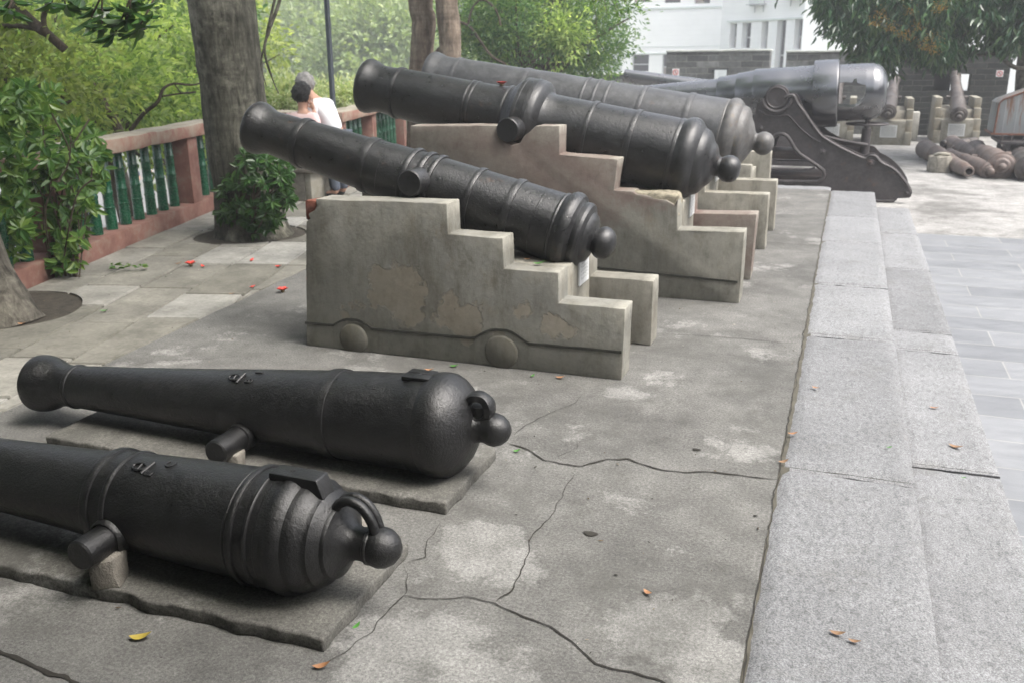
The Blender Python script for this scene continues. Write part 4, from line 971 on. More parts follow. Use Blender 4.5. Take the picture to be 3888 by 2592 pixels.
# whitish shrubs beyond the corner
for k, (px, py, Y, rx, rz, lb) in enumerate([(655, 225, 15.5, .95, .38, 'white-and-green variegated shrub left of the two people'), (800, 222, 17, 1.1, .42, 'white-and-green variegated shrub right of the lamp post')]):
    c = at(px, py, Y); V, F, cl = crown_mesh(c, (rx, .9, rz), 90, 34, .11, .05, .22, .2, 50+k)
    t = thing('variegated_shrub', lb, 'shrub', (c.x, c.y, -5), 'variegated shrubs beyond the corner'); mk('foliage', V, F, lf_var, t)
    V, F = trunk_geo([(c.x, c.y, -5), (c.x+.1, c.y, -2), tuple(c)], [.12, .1, .06], 10); mk('trunk', V, F, bk_thin, t, 70)
# --- two trunks behind the third cannon
for lb, pts, rd in (('left one of two close-set brown trunks behind the raised cannons', [(969, 262, 14.2), (966, 200, 14.2), (968, 120, 14.2), (974, 50, 14.2), (965, 0, 14.2), (968, -200, 14.3), (975, -520, 14.6)], [.25, .21, .19, .19, .20, .18, .14]),
                    ('right one of two close-set brown trunks behind the raised cannons', [(1040, 262, 14.0), (1036, 200, 14.0), (1034, 120, 14.0), (1031, 50, 14.0), (1026, 0, 14.0), (1018, -200, 14.0), (1000, -520, 13.8)], [.24, .20, .18, .18, .185, .17, .13])):
    P = [at(*p) for p in pts]; P.insert(0, Vector((P[0].x, P[0].y, -.32))); sd_ = 21 if 'left' in lb else 22
    cc = P[-1]+Vector((0, 0, 1.0)); cw = crown_mesh(cc, (3.0, 3.0, 1.4), 120, 34, .17, .07, .5, .2, sd_)
    br_ = [branches(P[-1], [cc+Vector((2.2*math.cos(k), 2.2*math.sin(k), .4)) for k in (0, 1.3, 2.6, 3.9, 5.2)], .08)]
    if sd_ == 21: br_.append(tube(smoothpts([at(985, 140, 14.1), at(1000, 125, 14.05), at(1020, 105, 14.0)], 4), .045, 8))
    tree('brown_tree', lb, (P[0].x, P[0].y, -.3), (bk_mid, lf_mid), P, [rd[0]+.06]+rd, [cw[:2]], br_, 'pair of brown-barked trees', amp=.10)
# --- dark green tree in front of the white building
c = at(1225, 40, 21); kp = lambda p: True
V1, F1, cl1 = crown_mesh(c, (2.3, 2.0, 2.1), 330, 46, .13, .042, .42, .25, 31)
c_b = at(1345, 118, 21.5); V2, F2, cl2 = crown_mesh(c_b, (1.1, 1.0, .95), 120, 40, .12, .04, .34, .2, 32)
c_c = at(1120, 60, 20.5); V3, F3, cl3 = crown_mesh(c_c, (1.4, 1.2, 1.5), 110, 40, .12, .045, .38, .2, 33)
t = thing('green_tree', 'dense dark-green small-leaved tree left of the white building', 'tree', (c.x, c.y, -.3))
V, F = join((V1, F1), (V2, F2), (V3, F3)); mk('crown', V, F, lf_mid, t)
cs = at(1290, 75, 19.6); V, F, cl4 = crown_mesh(cs, (.75, .5, .75), 36, 30, .12, .045, .22, .1, 34); o = mk('fresh_shoots', V, F, lf_bright, t)
b0 = Vector((c.x-.1, c.y, 1.0)); g0, g1_ = trunk_geo([(c.x, c.y, -.35), (c.x-.05, c.y, .4), tuple(b0)], [.22, .18, .15], 16)
V, F = join((g0, g1_), branches(b0, [p for p, v in (cl1[::16]+cl2[::14]+cl3[::14])], .07, .012), tube(smoothpts([at(1055, 50, 19.4), at(1080, 62, 19.3), at(1100, 90, 19.3), at(1130, 130, 19.3), at(1160, 148, 19.3), at(1165, 165, 19.4)], 5), .03, 7), tube(smoothpts([at(1075, 60, 19.3), at(1085, 20, 19.3), at(1110, 0, 19.3), at(1140, 25, 19.3), at(1150, 60, 19.3)], 5), .025, 7))
mk('trunk', V, F, bk_thin, t, 70)
# sprig hanging down in front of the building
t = thing('hanging_sprig', 'thin light-green sprig hanging before the white building', 'branch', tuple(at(1400, -20, 10)))
V = []; F = []; G = []
for (px, py) in ((1355, 2), (1385, 12), (1420, 22), (1445, 14), (1462, 10), (1395, 35), (1425, 40), (1372, -5), (1440, -4)):
    e = at(px, py, 10); rosette(V, F, e, Vector((.3, 0, -.6))+rv(.2), 7, .08, .024, .8); s = at(px-30, -60, 10); G.append(tube(smoothpts([s, s.lerp(e, .5)+rv(.02), e], 3), .003, 5))
G.append(tube(smoothpts([at(1340, -60, 10), at(1366, 20, 10), at(1372, 80, 10), at(1388, 118, 10)], 5), .003, 5)); G.append(tube(smoothpts([at(1300, -620, 11.5), at(1320, -300, 11), at(1345, -60, 10), at(1400, -60, 10)], 5), .008, 5))
mk('foliage', V, F, lf_mid, t); VV, FF = join(*G); mk('stem', VV, FF, bk_thin, t, 60)
# --- mango tree on the right
MB = Vector((3.32, 21.2, -.3)); t = thing('mango_tree', 'dark drooping-leaved mango tree with yellow flower heads, in front of the grey wall', 'tree', tuple(MB))
V = []; F = []; FV = []; FFl = []; fl_c = [(2008, 60), (2090, 35), (2065, 85), (2085, 95), (2110, 70), (2130, 95), (2155, 30), (2168, 25), (2150, 110), (2140, 125), (2020, 45), (2042, 72), (2120, 118)]
mc = []
def mclump(px, py, Y): mc.append(at(px, py, Y))
for i in range(1150):
    px = rnd.uniform(1895, 2400); lo = 132 if px > 1985 else 20+ (px-1895)*1.35
    py = rnd.uniform(-60, lo if px < 2240 else 95)
    if noise.noise(Vector((px*.028, py*.028, 8))) < -.16: continue
    if 2190 < px < 2290 and 55 < py < 120 and rnd.random() < .75: continue
    if px < 2000 and py > 95: continue
    mclump(px, py, rnd.uniform(18.6, 21.5))
for i in range(30): mclump(rnd.uniform(1965, 2040), rnd.uniform(80, 165), rnd.uniform(20, 21))
for i in range(260): mc.append(Vector((3.0+rnd.gauss(0, 2.2), 21+rnd.gauss(0, 1.8), rnd.uniform(3.0, 5.2))))
for c in mc:
    for k in range(20):
        o = rv(.12); d = Vector((o.x*3, o.y*3, -.75))+rv(.35); leaf(V, F, c+o, d, rnd.uniform(.14, .23), rnd.uniform(.042, .062), .2, .25)
mk('crown', V, F, lf_mango, t)
for (px, py) in fl_c:
    c = at(px, py, 18.5)
    for k in range(60):
        o = rv(.06); o.z = abs(o.z)*1.6; leaf(FV, FFl, c+o, rv(), .028, .011)
fh = mk('flower_heads', FV, FFl, m_flow, t); fh['kind'] = 'stuff'
g0 = trunk_geo([tuple(MB-Vector((0, 0, .05))), (3.28, 21.2, .6), (3.22, 21.1, 1.3), (3.12, 21, 2.2), (3.0, 21, 3.2), (2.9, 20.9, 4.2)], [.25, .19, .17, .15, .13, .1], 24)
V, F = join(g0, tube(smoothpts([(3.22, 21.0, 1.42), (2.99, 20.9, 1.44), (2.72, 20.8, 1.60), (2.56, 20.7, 1.70), (2.3, 20.6, 1.68), (2.05, 20.5, 1.72)], 5), [.05-.0014*i for i in range(26)], 10),
    tube(smoothpts([(2.72, 20.8, 1.60), (2.66, 20.8, 1.9), (2.72, 20.8, 2.3)], 4), .035, 8), branches((3.05, 21, 2.6), [mc[i] for i in range(0, len(mc), 22)], .045, .01))
mk('trunk', V, F, bk_big, t, 70)

# --- hillside trees: shared crown meshes
protoC = []
for k in range(4):
    V, F, cl = crown_mesh((0, 0, 4.6), (3.3, 3.3, 2.9), 210, 62, .26, .15, .95, .6, 60+k)
    me = bpy.data.meshes.new('crown'); me.from_pydata([tuple(v) for v in V], [], F); protoC.append(me)
Vt, Ft = trunk_geo([(0, 0, -1), (.1, 0, 1.5), (0, .1, 3.4)], [.35, .28, .15], 10)
meT = bpy.data.meshes.new('trunk'); meT.from_pydata([tuple(v) for v in Vt], [], Ft); meT.materials.append(bk_thin)
hill_me = {}
for k, me in enumerate(protoC):
    for m_ in (lf_hill, lf_hill2): q = me.copy(); q.materials.append(m_); hill_me[(k, m_.name)] = q
def hilltree(x, y, z, s, mat, label, grp, name='hill_tree'):
    t = thing(name, label, 'tree', (x, y, z), grp); t.scale = (s, s, s); t.rotation_euler = (0, 0, rnd.uniform(0, 6))
    for n_, me in (('trunk', meT), ('crown', hill_me[(rnd.randrange(4), mat.name)])):
        o = bpy.data.objects.new(n_, me); COL.objects.link(o); o.parent = t
named = [(640, 120, 34, 1.0, lf_hill2, 'pale yellow-green round tree between the thick trunk and the lamp post'), (700, 70, 52, 1.6, lf_hill2, 'tall light tree straight above the two heads'), (705, 160, 30, .75, lf_hill2, 'small light tree just above the two heads'),
    (800, 170, 36, 1.0, lf_hill2, 'light bushy tree right of the lamp post'), (860, 130, 44, 1.15, lf_hill, 'bluish-green tree behind the muzzle of the collared cannon'), (905, 70, 60, 1.6, lf_hill, 'hazy tree left of the two brown trunks'), (795, 60, 66, 1.7, lf_hill, 'dark hazy tree right of the lamp post top'),
    (900, 190, 26, .7, lf_hill2, 'fresh green tree low left of the two brown trunks'), (610, 30, 46, 1.4, lf_hill, 'green tree at the right edge of the thick trunk, top'), (500, 200, 40, 1.2, lf_hill2, 'pale tree hidden behind the thick trunk')]
for (px, py, Y, s, m_, lb) in named:
    Y *= 2.2; s *= 2.1; c = at(px, py, Y); hilltree(c.x, c.y, c.z-4.6*s, s*1.12, m_, lb, 'trees on the slope behind the two people', 'slope_tree')
rh = random.Random(5)
for j in range(150):
    y = rh.uniform(80, 230); px = rh.uniform(-150, 1250); c = at(px, 100, y); s = rh.uniform(1.1, 1.9)
    hilltree(c.x, c.y, hill_z(c.x, c.y)-1.5, s, lf_hill if rh.random() < .6 else lf_hill2, 'hazy green tree on the distant wooded hillside', 'trees on the distant hillside')

# ================================================================== BIG GUN ON ITS CARRIAGE
def big_gun(label, P0, elev, group='two big rifled guns'):
    a = Vector((-math.cos(elev), 0, math.sin(elev))); P0 = Vector(P0); k = .983
    t = thing('big_gun', label, 'gun', (P0.x-1.5, P0.y, -.3), group)
    prof = [(.0, .001), (.0, .12), (.004, .21), (.03, .28), (.068, .335), (.12, .376), (.19, .402), (.3, .410), (.66, .412), (.668, .405), (.672, .474), (.69, .487), (.72, .490), (1.0, .490), (1.018, .484), (1.022, .420), (1.03, .4165), (1.40, .4135), (1.87, .411), (1.882, .405), (1.884, .393),
        (2.13, .365), (2.142, .358), (2.144, .352), (2.41, .324), (2.425, .318), (2.43, .300), (3.0, .276), (3.45, .254), (4.3, .215), (4.62, .202), (4.66, .21), (4.70, .205)]
    prof = [(s*k, r*k) for s, r in prof]; L = prof[-1][0]
    prof += [(L+.003, .11), (L-.01, .10), (L-.6, .10), (L-.6, .001)]
    bp = [q for q in prof if q[0] <= .668*k and q in prof[:12]]; d_ = []
    for i in range(len(bp)-1):
        n = max(1, int((bp[i+1][0]-bp[i][0])/.012))
        for j in range(n): d_.append((bp[i][0]+(bp[i+1][0]-bp[i][0])*j/n, bp[i][1]+(bp[i+1][1]-bp[i][1])*j/n))
    d_.append(bp[-1]); d_.append((bp[-1][0]+.004, .001))
    V, F = lathe(prof[len(bp)-1:], P0, a, 96, cap=False); mk('barrel', V, F, ir_gun, t, 30)
    V, F = lathe(d_, P0, a, 128, cap=False); brl = mk('breech', V, F, ir_gun, t, 30)
    # breech slot cut clean through from side to side and the loading bore behind it
    C0 = P0+a*0; bm = bmesh.new()
    def R_(x, z): return (x, z)
    sl_ = [(-.150, 1.335), (-.06, 1.350), (.03, 1.343), (.055, 1.352), (.06, 1.392), (.102, 1.392), (.106, 1.345), (.175, 1.318), (.225, 1.315), (.232, 1.27), (.245, 1.20), (.225, 1.12), (.175, 1.05), (.115, 1.015), (.04, 1.005), (-.15, 1.02)]
    dx, dz = P0.x-.482, P0.z-1.217
    prism(bm, [(x+dx-.045, z+dz) for x, z in sl_], 'XZ', P0.y-.6, P0.y+.6); off = Vector(t.location)
    bmesh.ops.translate(bm, verts=bm.verts, vec=-off); me = bpy.data.meshes.new('c'); bm.to_mesh(me); bm.free(); cut = bpy.data.objects.new('c', me); COL.objects.link(cut); cut.location = off
    V, F = lathe([(-.2, .165), (.55, .165)], P0, a, 48); V = [v-off for v in V]; me2 = bpy.data.meshes.new('c2'); me2.from_pydata([tuple(v) for v in V], [], F); cut2 = bpy.data.objects.new('c2', me2); COL.objects.link(cut2); cut2.location = off
    for c_ in (cut2, cut):
        md = brl.modifiers.new('b', 'BOOLEAN'); md.operation = 'DIFFERENCE'; md.object = c_; md.solver = 'EXACT'
    dg = bpy.context.evaluated_depsgraph_get(); nm = bpy.data.meshes.new_from_object(brl.evaluated_get(dg)); brl.modifiers.clear(); brl.data = nm
    nm.polygons.foreach_set('use_smooth', [True]*len(nm.polygons)); nm.set_sharp_from_angle(angle=R(30))
    bpy.data.objects.remove(cut); bpy.data.objects.remove(cut2)
    # trunnions
    tp = P0+a*1.51*k; hw = P0.y-13.97 if False else .60
    for sg in (-1, 1):
        V, F = lathe([(.30, .17), (hw-.03, .17), (hw-.03, .155), (hw, .150), (hw+.004, .14), (hw-.004, .13), (hw-.004, .001)], tp, (0, sg, 0), 48, cap=False); mk('trunnion', V, F, ir_carr, t, 30)
    # carriage cheeks (offset so that the seat lies under the trunnion)
    ox, oz = tp.x+1.030, tp.z-1.135
    out = [(-1.50, -.30), (-1.42, .20), (-1.298, 1.057), (-1.218, 1.091), (-1.185, 1.06), (-1.165, 1.03), (-1.12, .985), (-1.03, .962), (-.95, .985), (-.905, 1.03), (-.890, 1.09), (-.93, 1.13), (-.875, 1.175), (-.809, 1.20), (-.762, 1.188), (-.735, 1.15), (-.636, .973), (-.54, .84), (-.456, .745), (-.39, .665), (-.314, .599), (-.112, .488), (.217, .348), (.26, .362), (.308, .383), (.35, .384), (.387, .369),
        (.474, .281), (.56, .245), (.638, .196), (.72, .13), (.793, .053), (.845, -.012), (.884, -.076), (.905, -.12), (.912, -.158), (.905, -.20), (.885, -.226), (.732, -.241), (.715, -.27), (.691, -.293), (.505, -.300)]
    hole = [(-1.20, -.063), (-.371, -.045), (-.31, -.01), (-.287, .05), (-.300, .116), (-.408, .196), (-.53, .27), (-.649, .341), (-.715, .41), (-.758, .473), (-.80, .54), (-.845, .592), (-.90, .622), (-.956, .625), (-1.01, .60), (-1.045, .54), (-1.08, .40), (-1.14, .15)]
    for sg in (-1, 1):
        yc = P0.y+sg*.545; th = .028
        bm = bmesh.new(); W = [bm.verts.new((x+ox, yc-th, z+oz)) for x, z in out]; H = [bm.verts.new((x+ox, yc-th, z+oz)) for x, z in hole]
        es = [bm.edges.new((W[i], W[(i+1) % len(W)])) for i in range(len(W))]+[bm.edges.new((H[i], H[(i+1) % len(H)])) for i in range(len(H))]
        r_ = bmesh.ops.triangle_fill(bm, use_beauty=True, use_dissolve=False, edges=es)
        fs = [f for f in bm.faces]
        ex = bmesh.ops.extrude_face_region(bm, geom=fs); bmesh.ops.translate(bm, verts=[v for v in ex['geom'] if isinstance(v, bmesh.types.BMVert)], vec=(0, 2*th, 0))
        ck = bmo('carriage_cheek', bm, ir_carr, t, 30)
        yo = yc+(-th-.012 if sg < 0 else th+.012)
        rim = smoothpts([(x+ox, yo, z+oz) for x, z in [(-.93, 1.14), (-.85, 1.165), (-.795, 1.155), (-.745, 1.06), (-.636, .93), (-.50, .75), (-.40, .63), (-.314, .565), (-.112, .452), (.217, .308), (.30, .345), (.38, .335), (.46, .255), (.638, .162), (.76, .045), (.85, -.07), (.875, -.15)]], 4)
        V1 = tube(rim, .022, 10); V2 = tube([(x+ox, yo, z+oz) for x, z in hole], .028, 10, close=True)
        seat = smoothpts([(x+ox, yo, z+oz) for x, z in [(-1.27, .95), (-1.215, .925), (-1.15, .885), (-1.03, .868), (-.93, .88), (-.85, .88), (-.78, .82), (-.66, .70), (-.50, .58), (-.38, .52)]], 4); V3 = tube(seat, .011, 8)
        V4 = tube([(x+ox, yo, z+oz) for x, z in [(-1.05, .117), (-.60, .127), (-.48, .135), (-.42, .16)]], .016, 8)
        V5 = tube([(x+ox, yo, z+oz) for x, z in [(-.30, -.28), (.50, -.285), (.69, -.275)]], .018, 8)
        V, F = join(V1, V2, V3, V4, V5); mk('rim_moulding', V, F, ir_carr, t, 60)
        cradle = [(tp.x+.20*math.cos(q), yo, tp.z+.20*math.sin(q)) for q in [math.pi*(1.02+.96*i/16) for i in range(17)]]
        V, F = tube(cradle, .030, 10); mk('trunnion_bearing', V, F, ir_carr, t, 60)
        for (x, z, r) in ((-.335, .383, .05), (.321, .252, .068), (.844, -.158, .05), (-1.22, .70, .04)):
            V, F = lathe([(0, r), (.012, r), (.014, r*.72), (.03, r*.68), (.034, r*.4), (.05, r*.34), (.056, .001)], (x+ox, yc+sg*th, z+oz), (0, sg, 0), 24, cap=False); mk('bolt', V, F, ir_carr, t, 30)
    # cross transoms and slide between the cheeks
    bm = bmesh.new(); box(bm, (-1.25+ox, P0.y-.52, -.12+oz), (.35+ox, P0.y+.52, .02+oz), .01); box(bm, (-1.2+ox, P0.y-.52, .26+oz), (-.55+ox, P0.y+.52, .34+oz), .01); box(bm, (-1.3+ox, P0.y-.52, .75+oz), (-1.22+ox, P0.y+.52, .86+oz), .01)
    bmo('transom', bm, plain('carriage_dark', (.035, .025, .022), .6, var=.4) if not bpy.data.materials.get('carriage_dark') else bpy.data.materials['carriage_dark'], t, 40)
    # elevating hand wheel on its post
    wc = Vector((.235+ox, P0.y+.02, .745+oz)); V1 = tube([wc+Vector((.285*math.cos(q), .285*math.sin(q), 0)) for q in [2*math.pi*i/40 for i in range(40)]], .016, 8, close=True)
    V, F = join(V1, *[tube([wc, wc+Vector((.28*math.cos(q), .28*math.sin(q), 0))], .011, 6) for q in (0, 1.57, 3.14, 4.71)]); hwl = mk('hand_wheel', V, F, ir_carr, t, 60)
    V, F = lathe([(0, .07), (.38, .065), (.40, .04), (.50, .04)], (wc.x, wc.y, wc.z-.45), (0, 0, 1), 24); mk('wheel_post', V, F, ir_carr, t, 40)
    V, F = join(tube([(P0.x-1.0+dx*0, P0.y-.3, .62+oz), (P0.x-.55, P0.y-.3, .52+oz), (P0.x-.2, P0.y-.1, .45+oz)], .03, 8), tube([(P0.x-.9, P0.y+.2, .5+oz), (P0.x-.2, P0.y+.2, .42+oz)], .04, 8)); mk('running_gear', V, F, ir_carr, t, 60)
    return t
big_gun('big grey gun with a stepped barrel and open breech slot on a brown curved carriage', (.482, 14.55, 1.217), R(-2.9))
m_g2 = ir_gun
Pm = Vector((-4.32, 18.6, 1.345)); Pb2 = Vector((-.6, 18.6, .80)); a2 = (Pm-Pb2).normalized(); L_2 = (Pm-Pb2).length
g2 = thing('long_gun', 'slender grey gun barrel, only its muzzle end showing above the raised cannons', 'gun', (-1.5, 18.6, -.3))
V, F = lathe([(-.02, .001), (0, .12), (.05, .22), (.1, .25), (1.2, .24), (1.21, .21), (1.9, .195), (1.91, .175), (L_2, .125), (L_2+.003, .118), (L_2+.002, .08), (L_2-.5, .07), (L_2-.5, .001)], Pb2, a2, 56, cap=False); mk('barrel', V, F, ir_gun, g2, 30)
for y in (18.25, 18.95): bm = bmesh.new(); prism(bm, [(-2.3, -.3), (-1.75, .95), (-1.45, .95), (-.5, -.3)], 'XZ', y-.04, y+.04, .01); bmo('carriage_cheek', bm, ir_carr, g2, 40)
V, F = tube([(-1.6, 18.2, .93), (-1.6, 19.0, .93)], .07, 16); mk('trunnion', V, F, ir_carr, g2, 40)

# ================================================================== GREY BRICK BATTLEMENT WALLS
def brickmat(name, c1_, c2_, mort, bw=.42, rh=.14):
    s = NT(name); geo = s.n('ShaderNodeNewGeometry'); P = geo.outputs['Position']; xyz = s.sep(P)
    cb = s.n('ShaderNodeCombineXYZ'); s.put(cb.inputs[0], s.math('ADD', xyz[0], xyz[1])); s.put(cb.inputs[1], xyz[2])
    v = s.mix(.05, cb.outputs[0], s.noise(5, 4, .6, P))
    br = s.n('ShaderNodeTexBrick'); s.put(br.inputs['Vector'], v); br.inputs['Scale'].default_value = 1; br.inputs['Brick Width'].default_value = bw; br.inputs['Row Height'].default_value = rh
    br.inputs['Mortar Size'].default_value = .012; br.inputs['Mortar Smooth'].default_value = .5; br.inputs['Color1'].default_value = (*c1_, 1); br.inputs['Color2'].default_value = (*c2_, 1); br.inputs['Mortar'].default_value = (*mort, 1)
    a = s.noise(1.6, 8, .7, P); b = s.noise(9, 8, .75, P)
    col = s.mix(.8, br.outputs[0], s.ramp(a, [(.32, .55), (.5, 1), (.7, 1.5)]), 'MULTIPLY'); col = s.mix(.6, col, s.ramp(b, [(.32, .5), (.66, 1.5)]), 'MULTIPLY')
    s.bump([(br.outputs['Fac'], .6, -.02), (b, .6, .02)]); return s.fin(col, .92, 0, .25)
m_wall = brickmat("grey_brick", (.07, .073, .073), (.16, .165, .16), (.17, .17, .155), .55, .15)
m_wall2 = brickmat("grey_brick_in_shade", (.022, .024, .022), (.05, .052, .048), (.075, .075, .065), .45, .13)  # darker copy of the grey brick, mango-tree shade put into its colour
m_cap = plain("pale_coping", (.42, .43, .40), .9, var=.25, sc=4)
m_void = plain("dark_interior", (.012, .012, .012), .9)
def wall(label, x0, x1, y, ztop, holes, mat, cap=True):
    t = thing('battlement_wall', label, 'wall', (x0, y, -.3), 'grey brick battlement walls'); xs = sorted({x0, x1}|{q for h in holes for q in h[:2]}); zs = sorted({-.3, ztop}|{q for h in holes for q in h[2:4]})
    V = []; F = []; th = .55; idx = {}
    bm = bmesh.new()
    def solid(i, j):
        if i < 0 or j < 0 or i >= len(xs)-1 or j >= len(zs)-1: return False
        cx_, cz_ = (xs[i]+xs[i+1])/2, (zs[j]+zs[j+1])/2; return not any(h[0] < cx_ < h[1] and h[2] < cz_ < h[3] for h in holes)
    def q(*p): bm.faces.new([bm.verts.new(v) for v in p])
    for i in range(len(xs)-1):
        for j in range(len(zs)-1):
            if not solid(i, j): continue
            a, b, c, d = xs[i], xs[i+1], zs[j], zs[j+1]
            for yy in (y, y+th): q((a, yy, c), (b, yy, c), (b, yy, d), (a, yy, d))
            if not solid(i-1, j): q((a, y, c), (a, y+th, c), (a, y+th, d), (a, y, d))
            if not solid(i+1, j): q((b, y, c), (b, y+th, c), (b, y+th, d), (b, y, d))
            if not solid(i, j-1): q((a, y, c), (b, y, c), (b, y+th, c), (a, y+th, c))
            if not solid(i, j+1): q((a, y, d), (b, y, d), (b, y+th, d), (a, y+th, d))
    bmesh.ops.remove_doubles(bm, verts=bm.verts, dist=1e-4); bmo('wall_body', bm, mat, t)
    if cap: bm = bmesh.new(); box(bm, (x0-.02, y-.03, ztop-.0), (x1+.02, y+th+.03, ztop+.05), .012); bmesh.ops.subdivide_edges(bm, edges=[e for e in bm.edges if e.calc_length() > 1], cuts=12); rough_edges(bm, .012, 4); bmo('coping', bm, m_cap, t, 40)
    return t
w1 = wall('pale grey brick wall block left of the doorway gap, behind the big gun barrel', -4.87, -2.12, 26, 1.80, [(-3.62, -3.22, .8, 1.33)], m_wall)
w2 = wall('long grey brick wall block behind the breech of the big gun', -1.70, .86, 26, 1.76, [(-1.0, -.55, .75, 1.25)], m_wall)
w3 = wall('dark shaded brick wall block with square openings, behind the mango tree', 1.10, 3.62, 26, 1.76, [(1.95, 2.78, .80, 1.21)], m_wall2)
w4 = wall('shade-darkened brick wall block at the right edge behind the trunk', 3.90, 9.0, 26, 1.76, [], m_wall2)
for lb, a_, b_ in (('tall dark brick wall added unseen behind the viewer to darken reflections', (-12, -7.5, -5), (17, -6.9, 7.5)), ('tall dark brick wall added unseen far to the right to darken reflections', (16, -6.8, -.3), (16.6, 22, 6.5))):  # two unseen walls added to block light and give dark reflections
    t = thing('added_dark_wall', lb, 'wall', a_); bm = bmesh.new(); box(bm, a_, b_); bmo('wall_body', bm, m_wall2, t)
bm = bmesh.new(); box(bm, (1.955, 26.40, .80), (2.36, 26.52, 1.21)); bmo('shutter', bm, m_void, w3)
w0 = wall('low brick wall far left, mostly hidden by the dark green tree', -11.0, -5.7, 26.2, 1.2, [], m_wall)
m_sw = plain("sign_white", (.75, .75, .75), .5, var=.05); m_sr = plain("sign_red", (.5, .04, .03), .5, var=.1); m_sk = plain("sign_black", (.03, .03, .03), .5)
def nosign(label, x, z, s, y):
    bm = bmesh.new(); box(bm, (x-s/2, y-.02, z-s/2), (x+s/2, y-.004, z+s/2), .003, seg=1); o = bmo('no_climbing_sign', bm, m_sw, None, None, loc=(x, y, z)); tag(o, label, 'sign', 'small square prohibition signs')
    V, F = tube([(x+s*.36*math.cos(q), y-.024, z+s*.36*math.sin(q)) for q in [2*math.pi*i/28 for i in range(28)]], s*.045, 6, close=True); V2, F2 = tube([(x-s*.25, y-.026, z+s*.25), (x+s*.25, y-.026, z-s*.25)], s*.035, 6)
    V, F = join((V, F), (V2, F2)); mk('red_ring', V, F, m_sr, o)
    V, F = join(tube([(x-.01, y-.022, z+s*.12), (x, y-.022, z), (x+s*.1, y-.022, z-s*.2)], s*.04, 6), tube([(x-s*.12, y-.022, z), (x+s*.12, y-.022, z+s*.06)], s*.03, 6), lathe([(0, s*.05), (.004, s*.05)], (x-.01, y-.026, z+s*.19), (0, 1, 0), 12)); mk('figure_symbol', V, F, m_sk, o)
nosign('square white sign with a red ring on the pale brick wall', -4.60, 1.27, .19, 26); nosign('faded square sign with a red ring on the dark shaded wall', 3.40, 1.22, .16, 26)
# gravel strip behind the stone
# ================================================================== WHITE BUILDING (far beyond the wall)
s_ = NT("white_tile_wall"); P = s_.n('ShaderNodeNewGeometry').outputs['Position']; wz = s_.sep(P)[2]
ln = s_.math('FRACT', s_.math('MULTIPLY', wz, 3.0)); lm = s_.ramp(ln, [(.0, .97), (.12, .97), (.16, 1)]); a = s_.noise(.6, 8, .7, P)
col = s_.mix(1, s_.mix(1, (.86, .86, .85, 1), lm, 'MULTIPLY'), s_.ramp(a, [(.35, .94), (.6, 1)]), 'MULTIPLY'); m_white = s_.fin(col, .6)
m_trim = plain("building_trim", (.62, .66, .64), .7, var=.06, sc=2); m_glass = plain("window_dark_glass", (.02, .02, .025), .2, var=.3, sc=1)
m_blind = plain("window_curtain", (.22, .19, .17), .7, var=.4, sc=2); m_frame = plain("window_frame_grey", (.45, .46, .47), .5, var=.1)
B = thing('white_building', 'large white tiled building with tall narrow dark windows beyond the battlement wall', 'building', (-8, 66, -5))
K = 2.0
def kz(z): return 1.75+(z-1.75)*K
def facade(p0, p1, holes, z0=-5, z1=15, depth=.35, ext=0):
    p0 = Vector((p0[0]*K, p0[1]*K, 0)); p1 = Vector((p1[0]*K, p1[1]*K, 0)); L = (p1-p0).length+ext; d = (p1-p0).normalized(); nn = Vector((-d.y, d.x, 0))
    hs_ = [(h[0]*K, h[1]*K, kz(h[2]), kz(h[3])) for h in holes]
    ss = sorted({0, L}|{min(L, max(0, q)) for h in hs_ for q in h[:2]}); zz = sorted({z0, z1}|{q for h in hs_ for q in h[2:]}); V = []; F = []
    def q(*ps):
        o = len(V); V.extend([p0+d*s+nn*n+Vector((0, 0, z)) for s, n, z in ps]); F.append(tuple(range(o, o+4)))
    for i in range(len(ss)-1):
        for j in range(len(zz)-1):
            cs, cz = (ss[i]+ss[i+1])/2, (zz[j]+zz[j+1])/2
            if not any(h[0] < cs < h[1] and h[2] < cz < h[3] for h in hs_): q((ss[i], 0, zz[j]), (ss[i+1], 0, zz[j]), (ss[i+1], 0, zz[j+1]), (ss[i], 0, zz[j+1]))
    for (a, b, c, e) in hs_:
        q((a, 0, c), (a, depth, c), (a, depth, e), (a, 0, e)); q((b, 0, c), (b, depth, c), (b, depth, e), (b, 0, e)); q((a, 0, c), (b, 0, c), (b, depth, c), (a, depth, c)); q((a, 0, e), (b, 0, e), (b, depth, e), (a, depth, e))
    q((0, 0, z1), (L, 0, z1), (L, 8, z1), (0, 8, z1))
    mk('facade', V, F, m_white, B)
    for k_, (a, b, c, e) in enumerate(hs_):
        V2 = [p0+d*s+nn*(depth-.01)+Vector((0, 0, z)) for s, z in ((a, c), (b, c), (b, e), (a, e))]; wn = mk('window', V2, [(0, 1, 2, 3)], m_glass, B)
        mid = c+(e-c)*.42; G = []; Mx = Matrix((d, nn, Vector((0, 0, 1)))).transposed().to_4x4(); Mx.translation = p0; bm = bmesh.new()
        box(bm, (a, depth-.08, mid-.04), (b, depth-.02, mid+.04), 0, Mx); box(bm, (a, depth-.08, c), (a+.06, depth-.02, e), 0, Mx); box(bm, (b-.06, depth-.08, c), (b, depth-.02, e), 0, Mx); bmo('window_frame', bm, m_frame, wn)
        if k_ % 2 == 0: V3 = [p0+d*s+nn*(depth-.03)+Vector((0, 0, z)) for s, z in ((a+.06, c), (a+(b-a)*.6, c), (a+(b-a)*.6, mid), (a+.06, mid))]; mk('curtain', V3, [(0, 1, 2, 3)], m_blind, wn)
    return p0, d, nn, L
